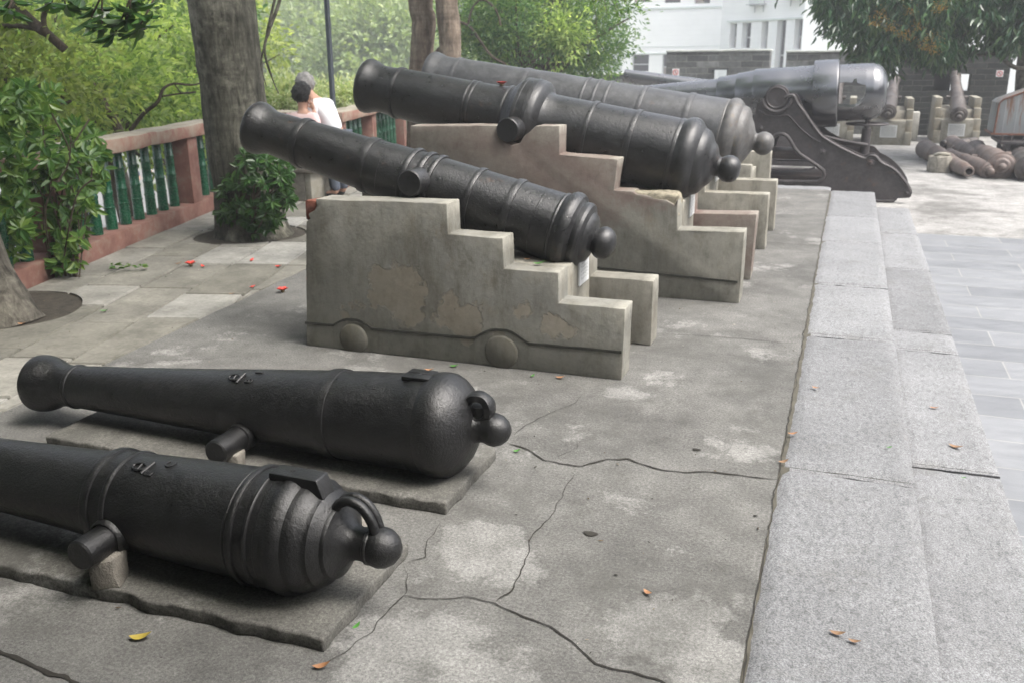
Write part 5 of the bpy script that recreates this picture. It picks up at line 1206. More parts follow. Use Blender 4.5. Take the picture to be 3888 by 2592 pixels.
def course(f, z, h=.12, o=.08, s0=0, s1=None):
    p0, d, nn, L = f; Mx = Matrix((d, nn, Vector((0, 0, 1)))).transposed().to_4x4(); Mx.translation = p0; bm = bmesh.new(); box(bm, (s0, -o, kz(z)-h), (s1 if s1 else L, .0-.002, kz(z)), 0, Mx); bmo('string_course', bm, m_trim, B)
fA = facade((-8, 34), (-4.5, 34), [(.342, .944, 3.53, 4.5), (1.452, 2.042, 3.48, 4.5), (2.518, 3.073, 3.43, 4.5), (.377, .989, 1.16, 1.735), (1.482, 2.1, 1.0, 1.735)])
course(fA, 3.34); course(fA, 1.80, .08); course(fA, 2.02, .04, .03)
fB = facade((-4.5, 34), (-1.62, 31.5), [(.46, .80, 1.94, 2.74), (1.06, 1.49, 1.93, 2.74), (1.98, 2.285, 1.9, 2.75), (2.68, 3.08, .9, 2.76), (3.45, 3.78, 1.87, 2.77)], depth=.5)
course(fB, 2.83, .10, .10, .7, 7.62)
fC = facade((-1.62, 31.5), (6, 31.5), [(2.60, 3.0, 1.40, 2.3), (5.19, 5.97, 1.87, 3.0), (6.6, 7.2, 1.87, 3.0)], ext=24)
course(fC, 1.36, .10, .12, 4.9, 6.3)
fD = facade((-11, 40), (-8, 34), [(0.0, .30, 3.7, 4.6), (1.9, 2.25, 3.65, 4.6), (3.6, 3.95, 3.6, 4.5)]); course(fD, 3.49)
def acunit(f, s, z):
    p0, d, nn, L = f; Mx = Matrix((d, nn, Vector((0, 0, 1)))).transposed().to_4x4(); Mx.translation = p0; s *= K; z = kz(z)
    bm = bmesh.new(); box(bm, (s-.05, -.62, z-.05), (s+1.25, -.002, z), 0, Mx); 
    for q in (s+.2, s+1.0): prism_pts = None; box(bm, (q-.03, -.5, z-.12), (q+.03, -.004, z-.052), 0, Mx); box(bm, (q-.03, -.06, z-.5), (q+.03, -.006, z-.122), 0, Mx)
    o = bmo('bracket', bm, m_frame, B); bm = bmesh.new(); box(bm, (s+.1, -.5, z+.004), (s+1.1, -.1, z+.75), .02, Mx); bmo('air_conditioner', bm, m_trim, B, 40)
acunit(fB, 1.52, 3.30); acunit(fB, 3.12, 3.42)

# ================================================================== RIGHT-HAND COURTYARD PIECES
m_tan = plaster("plaster_tan", (.34, .30, .225), seed=12); m_tan2 = plaster("plaster_tan_dark", (.26, .23, .18), seed=14)
def yplinth(label, xc, yb, s=1.0, rot=0, plq=True):
    """stepped plinth whose steps come down towards the viewer"""
    t = thing('yard_plinth', label, 'plinth', (xc, yb, -.3), 'yard plinths by the brick wall'); hw = .49*s
    prof = [(0, -.3), (0, -.01*1), (.12, -.01), (.12, .26), (.30, .26), (.30, .49), (.50, .49), (.50, .72), (1.7, .72), (1.7, -.3)]
    for sg in (-1, 1):
        bm = bmesh.new(); x0, x1 = sorted((xc+sg*hw, xc+sg*(hw-.15))); prism(bm, [(yb+a, z) for a, z in prof], 'YZ', x0, x1, .008); bmo('side_wall', bm, m_tan, t, 40)
    bm = bmesh.new(); prism(bm, [(yb+.03, -.3), (yb+.06, .24), (yb+.35, .27), (yb+.5, .45), (yb+1.6, .5), (yb+1.6, -.3)], 'YZ', xc-hw+.152, xc+hw-.152, .006); bmo('core_block', bm, m_tan2, t, 40)
    if plq:
        X0, X1 = xc-.19, xc+.17; V = [(X0, yb+.012, -.12), (X1, yb+.012, -.12), (X1, yb+.035, .16), (X0, yb+.035, .16)]
        bm = bmesh.new(); prism(bm, [(yb+.018, -.13), (yb+.042, .15), (yb+.054, .15), (yb+.030, -.13)], 'YZ', X0, X1); pq = bmo('plaque', bm, m_marble, t)
        V = []; F = []; rr = random.Random(4)
        for r_ in range(8):
            x = X0+.03
            while x < X1-.04:
                o = len(V); z = .11-.028*r_; y = yb+.0385-(.15-z)*.0857-.004
                V += [(x, y, z), (x+.011, y, z), (x+.011, y-.0015, z-.014), (x, y-.0015, z-.014)]; F.append((o, o+1, o+2, o+3)); x += .022
        mk('inscription', V, F, m_ink, pq)
    return t
rust_gun = iron("rusty_brown_iron", .07, .15, (1.2, .95, .85), rust=.5, r0=.55, r1=.75, pit=1.5, metal=.15)
rust_dark = iron("dark_brown_iron", .05, .10, (1.1, .97, .9), rust=.35, r0=.45, r1=.65, pit=1.2)
def gunprof(L, r, muz=1.25):
    return [(.14, r*1.05), (.16, r*1.07), (.20, r), (.30*L, r*.95), (.31*L, r*1.0), (.33*L, r*1.0), (.34*L, r*.92), (.55*L, r*.80), (.56*L, r*.86), (.58*L, r*.86), (.59*L, r*.78), (.85*L, r*.64), (.86*L, r*.70), (.875*L, r*.70), (.885*L, r*.63), (.92*L, r*.63), (.96*L, r*.63*muz), (.985*L, r*.62*muz), (L, r*.55*muz)]
def gunbutt(r): return [(-.07, .001), (-.065, .03), (-.04, .055), (0, .062), (.03, .05), (.045, .035), (.055, .05), (.06, r*.5), (.08, r*.62), (.09, r*.65), (.095, r*.8), (.115, r*.93), (.12, r*.95), (.125, r*1.05), (.141, r*1.05)]
def simplegun(label, P0, P1, r, mat, group='old iron cannons', trun=True, muz=1.25, bore=.06):
    P0 = Vector(P0); P1 = Vector(P1); a = (P1-P0).normalized(); L = (P1-P0).length
    t = cannon(label, P0, a, gunprof(L, r, muz), gunbutt(r), mat, None, bore, group, seg=40)
    if trun:
        c = P0+a*L*.45; side = Vector((a.y, -a.x, 0)).normalized()
        for sg in (-1, 1): V, F = lathe([(0, .045), (r*1.35, .045)], c, side*sg, 20); mk('trunnion', V, F, mat, t, 30)
    return t
yplinth('tan stepped plinth with a white plaque, directly under the cannon aimed through the dark wall', 2.39, 23.75)
yplinth('tan stepped plinth half hidden behind the breech of the big gun', .90, 23.0)
yplinth('low pale plinth seen between the big gun carriage and its hand wheel', -.35, 23.2)
simplegun('brown cannon on the tan plinth, seen end-on from its knob', (2.385, 23.62, .31), (2.385, 25.8, 1.19), .175, rust_dark)
simplegun('brown cannon leaning up from the half-hidden plinth beside the big gun breech', (.83, 22.9, .40), (.98, 25.1, 1.12), .17, rust_dark)
simplegun('plinth cannon hidden behind the hand wheel of the big gun', (-.35, 23.1, .38), (-.30, 25.4, 1.10), .16, rust_dark)
bm = bmesh.new(); box(bm, (1.42, 24.3, -.3), (1.60, 24.5, .38), .03); rough_edges(bm, .03, 6)
tag(bmo('broken_stone', bm, m_pale, None, 40, loc=(1.5, 24.5, -.3)), 'broken pale stone standing against the dark wall between the plinths', 'stone')
# pile of old barrels on the ground
gz = -.3
pile = [("hollow-ended rusty barrel lying right behind the pale stone block", (1.50, 20.6, gz+.17), (1.98, 17.0, gz+.13), .175, rust_gun, .9),
        ("orange-rusted slim barrel second from the left in the heap", (2.33, 17.15, gz+.125), (1.95, 20.3, gz+.115), .14, rust_gun, 1.1),
        ("fat brown barrel with ringed breech and blunt knob, middle of the heap", (2.49, 17.15, gz+.21), (2.50, 21.0, gz+.16), .215, rust_gun, 1.3),
        ("dark brown barrel cut by the right edge of the picture", (2.86, 16.9, gz+.2), (3.15, 20.4, gz+.16), .205, rust_dark, 1.2),
        ("short brown barrel lying crosswise below the plaque", (2.75, 22.4, gz+.14), (1.95, 21.9, gz+.14), .13, rust_dark, 1.1),
        ("brown barrel with its dark bore facing the viewer, behind the orange one", (2.15, 22.3, gz+.15), (2.42, 19.5, gz+.13), .16, rust_gun, .95),
        ("brown barrel lying under the rusty metal box", (3.4, 22.6, gz+.16), (2.86, 19.3, gz+.13), .17, rust_gun, 1.1)]
for lb, a_, b_, r_, m_, mz in pile: simplegun(lb, a_, b_, r_, m_, 'heap of old barrels in the yard', True, mz, .055)
bm = bmesh.new(); P = [(1.43+.19*1.0*math.cos(q)+.02, 17.95+.19*math.sin(q)) for q in [math.pi*2*i/9+.3 for i in range(9)]]; P = [(1.60+.20*math.cos(q), 17.95+.2*math.sin(q)) for q in [math.pi*2*i/9+.3 for i in range(9)]]
prism(bm, P, 'XY', -.3, -.02, .015); bmesh.ops.subdivide_edges(bm, edges=bm.edges[:], cuts=2); rough_edges(bm, .018, 9); st = tag(bmo('stone_drum', bm, plain('stone_drum_grey', (.27, .25, .21), .95, var=.45, sc=16, bump=.9, bd=.015), None, 40, loc=(1.6, 17.95, -.3)), 'squat pale round stone block at the left end of the barrel heap', 'stone')
V, F = tube(smoothpts([(1.50, 17.95, -.005), (1.58, 17.9, .025), (1.68, 17.93, .02), (1.74, 18.0, -.005)], 4), .03, 8); tag(mk('broken_stick', V, F, m_tan, None, 60, loc=(1.5, 17.95, 0)), 'short pinkish broken piece lying on top of the round stone block', 'rubble')
# rusty metal box on a low frame
s_ = NT("rust_streaked_sheet"); a = s_.noise(1, 9, .75, s_.map(sc=(9, 9, 1.2))); zz_ = s_.sep()[2]
col = s_.ramp(s_.math('ADD', a, s_.math('MULTIPLY', zz_, .16)), [(.42, (.27, .30, .32)), (.66, (.33, .355, .36)), (.80, (.22, .10, .05))]); s_.bump([(s_.noise(30, 4), .3, .002)]); m_sheet = s_.fin(col, .6)
m_rust = plain("solid_rust", (.20, .085, .05), .9, var=.4, sc=12, bump=.5)
t = thing('metal_box', 'grey metal bin with a sloping top and orange rust streaks at the right edge', 'box', (3.6, 20.2, -.3))
bm = bmesh.new(); prism(bm, [(2.66, .22), (2.68, .80), (2.74, .855), (4.2, 1.46), (4.6, 1.46), (4.6, .22)], 'XZ', 20.0, 21.0, .006); bmo('side_panel', bm, m_sheet, t, 40)
bm = bmesh.new(); box(bm, (2.62, 19.97, .205), (4.62, 21.03, .24), .004); bmo('bottom_rim', bm, m_rust, t)
V, F = join(tube([(2.665, 19.985, .24), (2.685, 19.985, .80), (2.745, 19.985, .87), (4.2, 19.985, 1.48)], .018, 6)); mk('rusty_edge', V, F, m_rust, t)
bm = bmesh.new()
for i in range(9): box(bm, (2.80+.2*i, 19.991, .26), (2.812+.2*i, 19.9975, .84+.4*max(0, (.2*i-.1))*.98), 0)
bmo('panel_seam', bm, m_frame, t)
t = thing('steel_trestle', 'low dark steel trestle under the rusty metal bin', 'trestle', (3.6, 20.1, -.3)); bm = bmesh.new(); box(bm, (2.75, 19.6, .06), (4.7, 21.0, .12), .01); bmo('deck', bm, ir_carr, t)
for x in (2.9, 3.5, 4.2):
    for y in (19.7, 20.8): bm = bmesh.new(); box(bm, (x-.04, y-.04, -.3), (x+.04, y+.04, .058), .005); bmo('leg', bm, ir_carr, t)
for x in (2.78, 2.95, 3.15, 3.4): V, F = lathe([(0, .022), (.1, .022)], (x, 19.75, .122), (0, 0, 1), 12); mk('peg', V, F, ir_carr, t)
V, F = lathe([(0, .09), (.5, .09)], (3.05, 19.55, -.06), (1, 0, 0), 20); mk('roller', V, F, ir_carr, t, 30)

# ================================================================== LAMP POST, BENCH, PEOPLE
m_pole = plain("pole_dark_blue_grey", (.035, .045, .055), .4, var=.3, sc=3, bump=.1)
pb = at(768, 290, 10.75); pt = at(750, 0, 10.75); up_ = (pt-pb).normalized(); z0 = pb-up_*(pb.z/up_.z)
t = thing('lamp_post', 'slim dark lamp post rising beside the two people', 'lamp post', (z0.x, z0.y, 0))
V, F = lathe([(0, .085), (.02, .085), (.03, .05), (.5, .046), (.52, .038), (5.2, .032)], z0, up_, 24); mk('post', V, F, m_pole, t, 40)
tp_ = z0+up_*5.2; V, F = lathe([(-.05, .04), (0, .12), (.05, .2), (.25, .22), (.32, .12), (.36, .01)], tp_, (0, 0, 1), 24); mk('lantern', V, F, plain("lantern_glass", (.7, .7, .68), .3, var=.05), t, 40)
t = thing('stone_bench', 'grey-brown stone bench with upright end slabs, under the muzzle of the first raised cannon', 'bench', (-6.6, 10.15, 0))
bm = bmesh.new(); box(bm, (-6.78, 9.98, 0), (-6.42, 10.07, .36), .012); rough_edges(bm, .006, 6); bmo('leg', bm, m_stone, t, 40)
bm = bmesh.new(); box(bm, (-6.42+.003, 9.985, 0), (-6.33, 10.5, .36), .012); rough_edges(bm, .006, 6); bmo('leg', bm, m_tan, t, 40)
bm = bmesh.new(); box(bm, (-6.95, 9.93, .362), (-6.25, 10.52, .44), .02); rough_edges(bm, .008, 5); bmo('seat', bm, m_stone, t, 40)
bag = bmesh.new(); bmesh.ops.create_icosphere(bag, subdivisions=3, radius=1)
for v in bag.verts: v.co = Vector((-6.70, 10.02, .50))+Vector((v.co.x*.13, v.co.y*.09, v.co.z*.075))*(1+.25*noise.noise(v.co*1.8))
tag(bmo('white_bag', bag, m_sw, None, 180, loc=(-6.7, 10.02, .44)), 'small white cloth bag lying on the stone bench', 'bag')
def skin(name, joints, edges, rad, mat, parent, sub=2):
    me = bpy.data.meshes.new(name); off = Vector(root(parent).location)
    me.from_pydata([tuple(Vector(j)-off) for j in joints], edges, []); o = bpy.data.objects.new(name, me); COL.objects.link(o)
    md = o.modifiers.new('s', 'SKIN'); md.use_smooth_shade = True
    for i, v in enumerate(me.skin_vertices[0].data): r = rad[i]; v.radius = r if hasattr(r, '__len__') else (r, r); v.use_root = (i == 0)
    sb = o.modifiers.new('u', 'SUBSURF'); sb.levels = sub; sb.render_levels = sub
    dg = bpy.context.evaluated_depsgraph_get(); nm = bpy.data.meshes.new_from_object(o.evaluated_get(dg)); bpy.data.objects.remove(o)
    nm.polygons.foreach_set('use_smooth', [True]*len(nm.polygons)); nm.materials.clear(); return link(name, nm, mat, parent)
def blob(name, c, rad, mat, parent, rot=None, cutf=None, nz_=0):
    bm = bmesh.new(); bmesh.ops.create_icosphere(bm, subdivisions=4, radius=1)
    for v in bm.verts:
        q = Vector(v.co); q *= 1+nz_*noise.noise(q*5); q = Vector((q.x*rad[0], q.y*rad[1], q.z*rad[2]))
        if rot: q = rot @ q
        v.co = Vector(c)+q
    if cutf:
        bmesh.ops.delete(bm, geom=[v for v in bm.verts if not cutf(v.co)], context='VERTS')
    return bmo(name, bm, mat, parent, 180)
m_skin = plain("skin", (.48, .28, .20), .55, var=.08); m_hair = plain("hair_black", (.006, .005, .005), .5, var=.5, sc=40, bump=1.0, bd=.01); m_grey = plain("hair_grey", (.25, .24, .23), .7, var=.3, sc=30, bump=.5)
m_pink = plain("cloth_pink", (.76, .56, .54), .85, var=.06); m_shirt = plain("cloth_white", (.78, .79, .82), .85, var=.04); m_trou = plain("cloth_slate_blue", (.085, .10, .13), .85, var=.15); m_shoe = plain("shoe_dark", (.03, .03, .03), .5)
def person(label, loc, J, cloth, trou, hair, face, group=None, hand=None):
    """J: dict of joints; one continuous body, clothes and hair as parts"""
    t = thing('person', label, 'person', loc, group)
    n = ['pel', 'wai', 'che', 'nec', 'hd0', 'hd1', 'lsh', 'lel', 'lha', 'rsh', 'rel', 'rha', 'lhi', 'lkn', 'lan', 'lto', 'rhi', 'rkn', 'ran', 'rto']
    E_ = [(0, 1), (1, 2), (2, 3), (3, 4), (4, 5), (2, 6), (6, 7), (7, 8), (2, 9), (9, 10), (10, 11), (0, 12), (12, 13), (13, 14), (14, 15), (0, 16), (16, 17), (17, 18), (18, 19)]
    Rr = [(.14, .11), (.12, .10), (.15, .11), .05, (.075, .085), (.072, .082), .06, .042, .028, .06, .042, .028, .085, .055, .038, .035, .085, .055, .038, .035]
    Jl = [J[k] for k in n]; skin('body', Jl, E_, Rr, m_skin, t)
    idx = [0, 1, 2, 6, 7, 9, 10, 3]; mp = {k: i for i, k in enumerate(idx)}
    P = [Vector(J[n[k]]) for k in idx]; P[4] = Vector(J['lsh']).lerp(Vector(J['lel']), .75); P[6] = Vector(J['rsh']).lerp(Vector(J['rel']), .75); P[7] = Vector(J['che']).lerp(Vector(J['nec']), .45)
    skin('shirt', P, [(0, 1), (1, 2), (2, 3), (3, 4), (2, 5), (5, 6), (2, 7)], [(.165, .135), (.155, .13), (.18, .14), .085, .062, .085, .062, .075], cloth, t)
    ix = [0, 12, 13, 14, 16, 17, 18]; P = [Vector(J[n[k]]) for k in ix]; skin('trousers', P, [(0, 1), (1, 2), (2, 3), (0, 4), (4, 5), (5, 6)], [(.155, .125), .10, .075, .06, .10, .075, .06], trou, t)
    for k in ('l', 'r'):
        a_ = Vector(J[k+'an']); b_ = Vector(J[k+'to']); skin('shoe', [a_-Vector((0, 0, .03)), a_.lerp(b_, .5)-Vector((0, 0, .02)), b_], [(0, 1), (1, 2)], [.045, .045, .035], m_shoe, t, 1)
    hc = Vector(J['hd0']).lerp(Vector(J['hd1']), .62); f = Vector(face).normalized()
    blob('hair', hc+Vector((0, 0, .035))-f*.018, (.122, .122, .135), hair, t, None, lambda p: (p-hc).dot(f) < .05+max(0, (p-hc).z)*.5 and (p-hc).z > -.10, .22)
    sd_ = f.cross(Vector((0, 0, 1)))
    for sg in (-1, 1): blob('ear', hc+sd_*sg*.088-f*.005-Vector((0, 0, .02)), (.016, .016, .03), m_skin, t)
    blob('nose', hc+f*.095-Vector((0, 0, .02)), (.014, .014, .022), m_skin, t)
    for h_ in ('l', 'r'):
        hnd = Vector(J[h_+'ha']); el = Vector(J[h_+'el']); d = (hnd-el).normalized(); s1 = d.orthogonal().normalized(); s2 = d.cross(s1); G = []
        pts = [hnd, hnd+d*.05, hnd+d*.085]; js = [hnd-d*.01, hnd+d*.045, hnd+d*.08]; ee = [(0, 1), (1, 2)]; rr_ = [(.022, .03), (.016, .036), (.012, .034)]
        for q in range(4):
            o = s1*(q-1.5)*.019; k = len(js); ln = (.055, .07, .065, .05)[q]; js += [hnd+d*.08+o, hnd+d*(.08+ln*.5)+o*1.05-s2*.008, hnd+d*(.08+ln)+o*1.05-s2*.028]; ee += [(2, k), (k, k+1), (k+1, k+2)]; rr_ += [.0095, .009, .0075]
        k = len(js); js += [hnd+d*.03-s1*.035, hnd+d*.06-s1*.052-s2*.01]; ee += [(1, k), (k, k+1)]; rr_ += [.0105, .0085]; skin('hand', js, ee, rr_, m_skin, t, 1)
    return t
wx, wy = -6.40, 10.02
person('dark-haired woman in a pink top seated with one hand raised to her ear', (wx, wy, 0), dict(pel=(wx, wy, .56), wai=(wx, wy+.02, .72), che=(wx+.01, wy+.01, .95), nec=(wx+.01, wy, 1.12), hd0=(wx+.01, wy+.02, 1.20), hd1=(wx+.02, wy+.03, 1.36),
    lsh=(wx-.17, wy-.03, 1.03), lel=(wx-.24, wy+.10, .80), lha=(wx-.1, wy+.28, .66), rsh=(wx+.17, wy, 1.03), rel=(wx+.235, wy+.02, .85), rha=(wx+.14, wy+.03, 1.14),
    lhi=(wx-.1, wy+.05, .52), lkn=(wx-.12, wy+.42, .50), lan=(wx-.12, wy+.46, .09), lto=(wx-.12, wy+.60, .05), rhi=(wx+.1, wy+.05, .52), rkn=(wx+.1, wy+.42, .50), ran=(wx+.1, wy+.46, .09), rto=(wx+.1, wy+.60, .05)), m_pink, m_trou, m_hair, (.6, .8, 0))
mx_, my_ = -6.20, 10.42
person('grey-haired man in a white shirt stooping beside the lamp post', (mx_, my_, 0), dict(pel=(mx_, my_, .80), wai=(mx_-.04, my_, .95), che=(mx_-.14, my_, 1.16), nec=(mx_-.28, my_, 1.26), hd0=(mx_-.36, my_, 1.32), hd1=(mx_-.43, my_, 1.45),
    lsh=(mx_-.16, my_-.18, 1.17), lel=(mx_-.20, my_-.22, .92), lha=(mx_-.38, my_-.18, .85), rsh=(mx_-.16, my_+.18, 1.17), rel=(mx_-.22, my_+.22, .92), rha=(mx_-.4, my_+.2, .85),
    lhi=(mx_+.02, my_-.09, .76), lkn=(mx_-.02, my_-.10, .44), lan=(mx_+.04, my_-.1, .08), lto=(mx_-.12, my_-.1, .05), rhi=(mx_+.02, my_+.09, .76), rkn=(mx_-.02, my_+.1, .44), ran=(mx_+.04, my_+.1, .08), rto=(mx_-.12, my_+.1, .05)), m_shirt, m_trou, m_grey, (-1, -.1, -.25))
# people down on the street
def stand(label, px, py, Y, top, low, face=(0, -1, 0), h=1):
    c = at(px, py, Y); c = CAM+(c-CAM)*((1.75+5.0)/(1.75-c.z)); x, y, z = c.x, c.y, -5.0
    P = lambda a, b, c_: (x+a, y+b, z+c_)
    person(label, (x, y, z), dict(pel=P(0, 0, .92), wai=P(0, 0, 1.08), che=P(0, 0, 1.30), nec=P(0, 0, 1.47), hd0=P(0, 0, 1.54), hd1=P(0, 0, 1.68), lsh=P(-.18, 0, 1.38), lel=P(-.24, .03, 1.12), lha=P(-.24, -.08, .90), rsh=P(.18, 0, 1.38), rel=P(.24, .03, 1.12), rha=P(.24, -.08, .90),
        lhi=P(-.09, 0, .88), lkn=P(-.1, -.05, .48), lan=P(-.1, .0, .08), lto=P(-.1, -.13, .05), rhi=P(.09, 0, .88), rkn=P(.1, .05, .48), ran=P(.1, .08, .08), rto=P(.1, -.05, .05)), top, low, m_hair, face, 'people down on the street')
m_redc = plain("cloth_red", (.6, .04, .03), .8, var=.1); m_navy = plain("cloth_navy", (.03, .04, .08), .85)
for i, (px, py, tp1, lw, lb) in enumerate([(262, 478, m_redc, m_shirt, 'street walker in a red top and white trousers, seen between the left-hand balusters'), (292, 470, m_shirt, m_navy, 'street walker in a white shirt and navy trousers, seen between the balusters'),
    (345, 445, m_shirt, m_shirt, 'street walker all in white, seen between the middle balusters'), (372, 440, m_redc, m_navy, 'street walker in a red top and navy trousers near the red post'), (318, 460, m_navy, m_shirt, 'street walker in a navy top and white trousers, seen between the balusters')]):
    stand(lb, px, py, 10, tp1, lw)

# ================================================================== FALLEN LEAVES AND PETALS
m_lf_o = plain("fallen_leaf_orange", (.30, .15, .07), .6, var=.3, sc=30); m_lf_b = plain("fallen_leaf_brown", (.22, .13, .07), .7, var=.3, sc=30); m_lf_g = plain("fallen_leaf_green", (.06, .20, .03), .5, var=.2, sc=30); m_lf_y = plain("fallen_leaf_yellow", (.36, .28, .05), .6, var=.3, sc=30)
m_pet = plain("kapok_petal_red", (.60, .045, .03), .45, var=.25, sc=30); m_cal = plain("kapok_calyx", (.14, .10, .05), .7)
def fallen(x, y, z, mat, label, L=.045, rot=0., cat='leaf', W=.42):
    V = []; F = []; n = 8
    for i in range(n+1):
        t_ = i/n; w_ = L*W*math.sin(math.pi*min(1, t_*1.02))**.8*.5; xx = (t_-.5)*L; zz = .004+.010*(t_-.4)**2*L/.045*4+.002
        for s in (-1, 0, 1): V.append(Vector((xx, s*w_, zz+abs(s)*w_*.35)))
    for i in range(n):
        for s in (0, 1): a_ = i*3+s; F.append((a_, a_+1, a_+4, a_+3))
    c_, s_n = math.cos(rot), math.sin(rot); V = [(x+v.x*c_-v.y*s_n, y+v.x*s_n+v.y*c_, z+v.z) for v in V]
    o = mk('fallen_leaf' if cat == 'leaf' else 'fallen_petal', V, F, mat, None, 180, loc=(x, y, z)); tag(o, label, cat, 'fallen leaves' if cat == 'leaf' else 'fallen red petals')
fallen(-1.335, 1.965, 0, m_lf_o, 'curled orange leaf on the floor below the corner of the nearest slab', .055, .5)
fallen(-1.95, 1.90, 0, m_lf_y, 'yellow-brown leaf on the floor in front of the nearest slab', .075, .4)
fallen(-.49, 2.67, 0, m_lf_o, 'pale orange leaf alone in the middle of the concrete floor', .045, -.7)
fallen(-1.40, 4.64, 0, m_lf_o, 'orange leaf at the foot of the grey plinth near its right end', .06, .1)
fallen(-2.05, 4.63, 0, m_lf_g, 'yellow-green leaf at the foot of the grey plinth between its wheels', .06, .2)
fallen(-1.56, 4.62, 0, m_lf_g, 'small green leaf at the foot of the grey plinth right of the second wheel', .035, 1.2)
fallen(-.03, 4.92, .001, m_lf_o, 'orange leaf on the upper granite course, farthest one', .05, -.6)
fallen(-.11, 4.23, .001, m_lf_o, 'pinkish leaf lying in the seam between concrete and granite', .05, .2)
fallen(-.13, 3.89, .001, m_lf_b, 'brown leaf at the end of the long crack beside the granite', .05, .5)
fallen(.32, 4.21, .001, m_lf_g, 'tiny green leaf on the upper granite course', .03, .2)
fallen(.12, 2.64, .001, m_lf_b, 'slim tan leaf on the nearest granite block', .05, -.1); fallen(.17, 2.615, .001, m_lf_b, 'dark curled leaf beside the slim tan one on the nearest granite', .04, -.2)
fallen(.60, 5.22, -.149, m_lf_o, 'orange leaf on the lower granite step, farthest one', .05, -.3); fallen(.662, 4.68, -.149, m_lf_b, 'large brown folded leaf on the lower granite step', .075, -.5); fallen(.662, 4.316, -.149, m_lf_g, 'tiny green leaf on the lower granite step', .025, .1)
fallen(-1.556, 3.255, .489, m_lf_o, 'orange leaf lying on the vent plate of the second ground-level cannon', .045, .1)
fallen(-1.30, 2.12, .045, m_lf_g, 'small bright green leaf under the breech of the nearest cannon', .035, 1.3)
fallen(-1.30, 3.62, 0, m_lf_g, 'small green sprig leaf on the long crack', .04, .6); fallen(-1.60, 4.86, .597, m_lf_g, 'green leaf on the second step of the grey plinth', .07, .3); fallen(-1.70, 4.95, .597, m_lf_o, 'brown-orange leaf on the second step of the grey plinth', .05, -.3)
fallen(-2.62, 1.95, 0, m_lf_b, 'brown leaf in front of the trunnion stone of the nearest cannon', .04, .2)
def kapok(x, y, z, label, s=1., n=5):
    t = thing('kapok_flower', label, 'flower', (x, y, z), 'fallen red flowers'); V = []; F = []
    for i in range(n): a_ = 6.28*i/5+.3; leaf(V, F, Vector((x, y, z+.012)), Vector((math.cos(a_), math.sin(a_), .75)), .055*s, .035*s, .25, .15, Vector((0, 0, 1)))
    mk('petals', V, F, m_pet, t, 180); V, F = lathe([(0, .004), (.006, .014*s), (.02, .017*s), (.024, .012*s)], (x, y, z), (0, 0, 1), 12); mk('calyx', V, F, m_cal, t, 60)
kapok(-4.03, 5.84, 0, 'whole red kapok flower on the floor left of the grey plinth', 1.0); kapok(-5.34, 6.39, 0, 'red kapok flower on the footway slabs near the climber', 1.1, 4)
kapok(at(1152, 196, 7.08).x, 7.08, at(1152, 196, 7.08).z-.012, 'red kapok flower lying on top of the collared cannon', 1.0, 5)
for i, (x, y, lb, L) in enumerate([(-4.57, 6.59, 'red petal beside the left end of the grey plinth, upper one', .07), (-4.35, 5.90, 'red petal tip standing on the footway left of the whole flower', .05), (-4.95, 6.74, 'faded red petal on the footway in front of the trunk shrub', .06), (-5.22, 6.40, 'small red petal fragment beside the flower on the slabs', .05), (-4.05, 6.25, 'red petal touching the left face of the grey plinth', .05)]):
    fallen(x, y, 0, m_pet, lb, L, i*.9, 'petal', .6)
fallen(-5.5, 6.42, 0, m_lf_b, 'brown seed husk on the footway left of the red flower', .06, 1.0); fallen(-4.37, 5.66, 0, m_lf_b, 'pale brown husk on the footway below the whole flower', .05, .3)
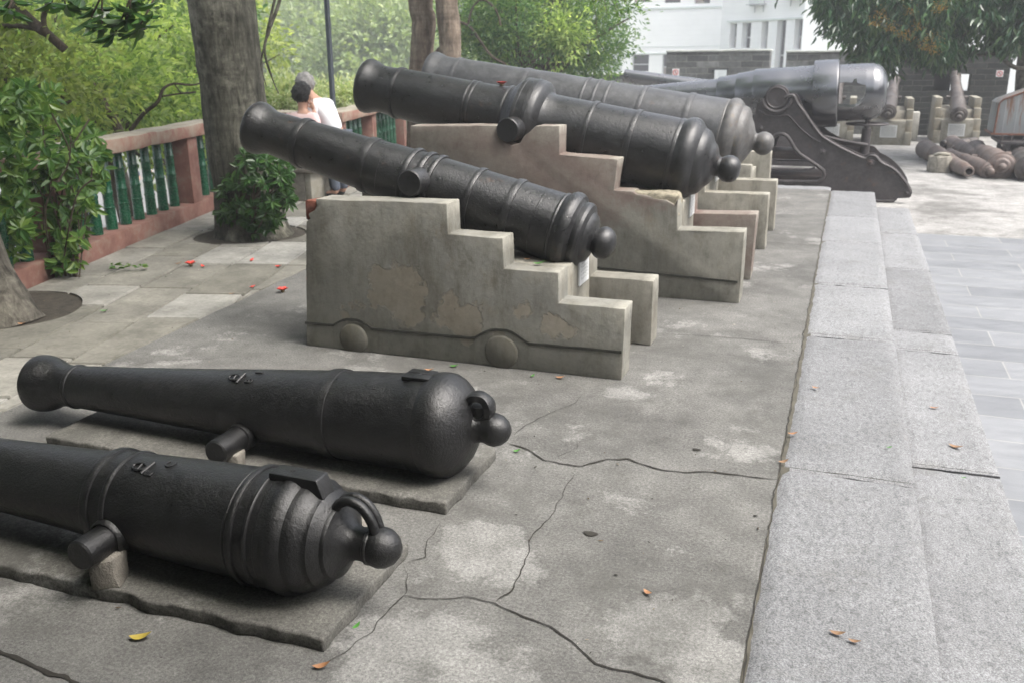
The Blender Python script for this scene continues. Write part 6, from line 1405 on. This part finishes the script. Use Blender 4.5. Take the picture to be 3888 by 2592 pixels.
fallen(-4.95, 4.95, 0, m_lf_g, 'green leaf on the footway right of the near tree pit', .07, .3); fallen(-5.25, 4.50, 0, m_lf_o, 'orange-brown leaf in the near tree pit', .07, .1)

# small litter: grit, husks and leaf crumbs, far too many to count
V = []; F = []
for i in range(900):
    x, y = (rnd.uniform(-4, -.15), rnd.uniform(1.3, 12)) if i % 3 else (rnd.uniform(-6.2, -4.1), rnd.uniform(4, 10))
    if i % 3 == 0 and x < -6.1-.278*(y-5.4): continue
    if noise.noise(Vector((x*.8, y*.8, 3))) < -.15: continue
    r_ = rnd.choice([.002, .003, .003, .004, .006]); a_ = rnd.uniform(0, 3.14); d = Vector((math.cos(a_), math.sin(a_), 0))*r_*rnd.uniform(1, 2.4); e = Vector((-d.y, d.x, 0)).normalized()*r_*.6; p = Vector((x, y, .006)); o = len(V)
    V += [p-d, p+e, p+d, p-e, p+Vector((0, 0, r_*.7))]; F += [(o, o+1, o+4), (o+1, o+2, o+4), (o+2, o+3, o+4), (o+3, o, o+4)]
s_ = NT("litter"); rp_ = s_.n('ShaderNodeNewGeometry').outputs['Random Per Island']; m_lit = s_.fin(s_.ramp(rp_, [(.1, (.02, .017, .012)), (.5, (.06, .045, .03)), (.8, (.16, .12, .07)), (.95, (.35, .34, .30))]), .9)
tag(mk('litter', V, F, m_lit), kind='stuff')

# ================================================================== HAZE
hz = bpy.data.meshes.new('haze'); bm = bmesh.new(); box(bm, (-440, -50, -6.3), (220, 400, 42)); bm.to_mesh(hz); bm.free()
ho = bpy.data.objects.new('haze', hz); COL.objects.link(ho); tag(ho, kind='stuff'); mh = bpy.data.materials.new('haze'); mh.use_nodes = True
for n in list(mh.node_tree.nodes):
    if n.type == 'BSDF_PRINCIPLED': mh.node_tree.nodes.remove(n)
pv = mh.node_tree.nodes.new('ShaderNodeVolumePrincipled'); pv.inputs['Color'].default_value = (.93, .96, 1, 1); pv.inputs['Density'].default_value = .0036; pv.inputs['Anisotropy'].default_value = .2
mh.node_tree.links.new(pv.outputs[0], [n for n in mh.node_tree.nodes if n.type == 'OUTPUT_MATERIAL'][0].inputs['Volume']); hz.materials.append(mh); ho.display_type = 'WIRE'
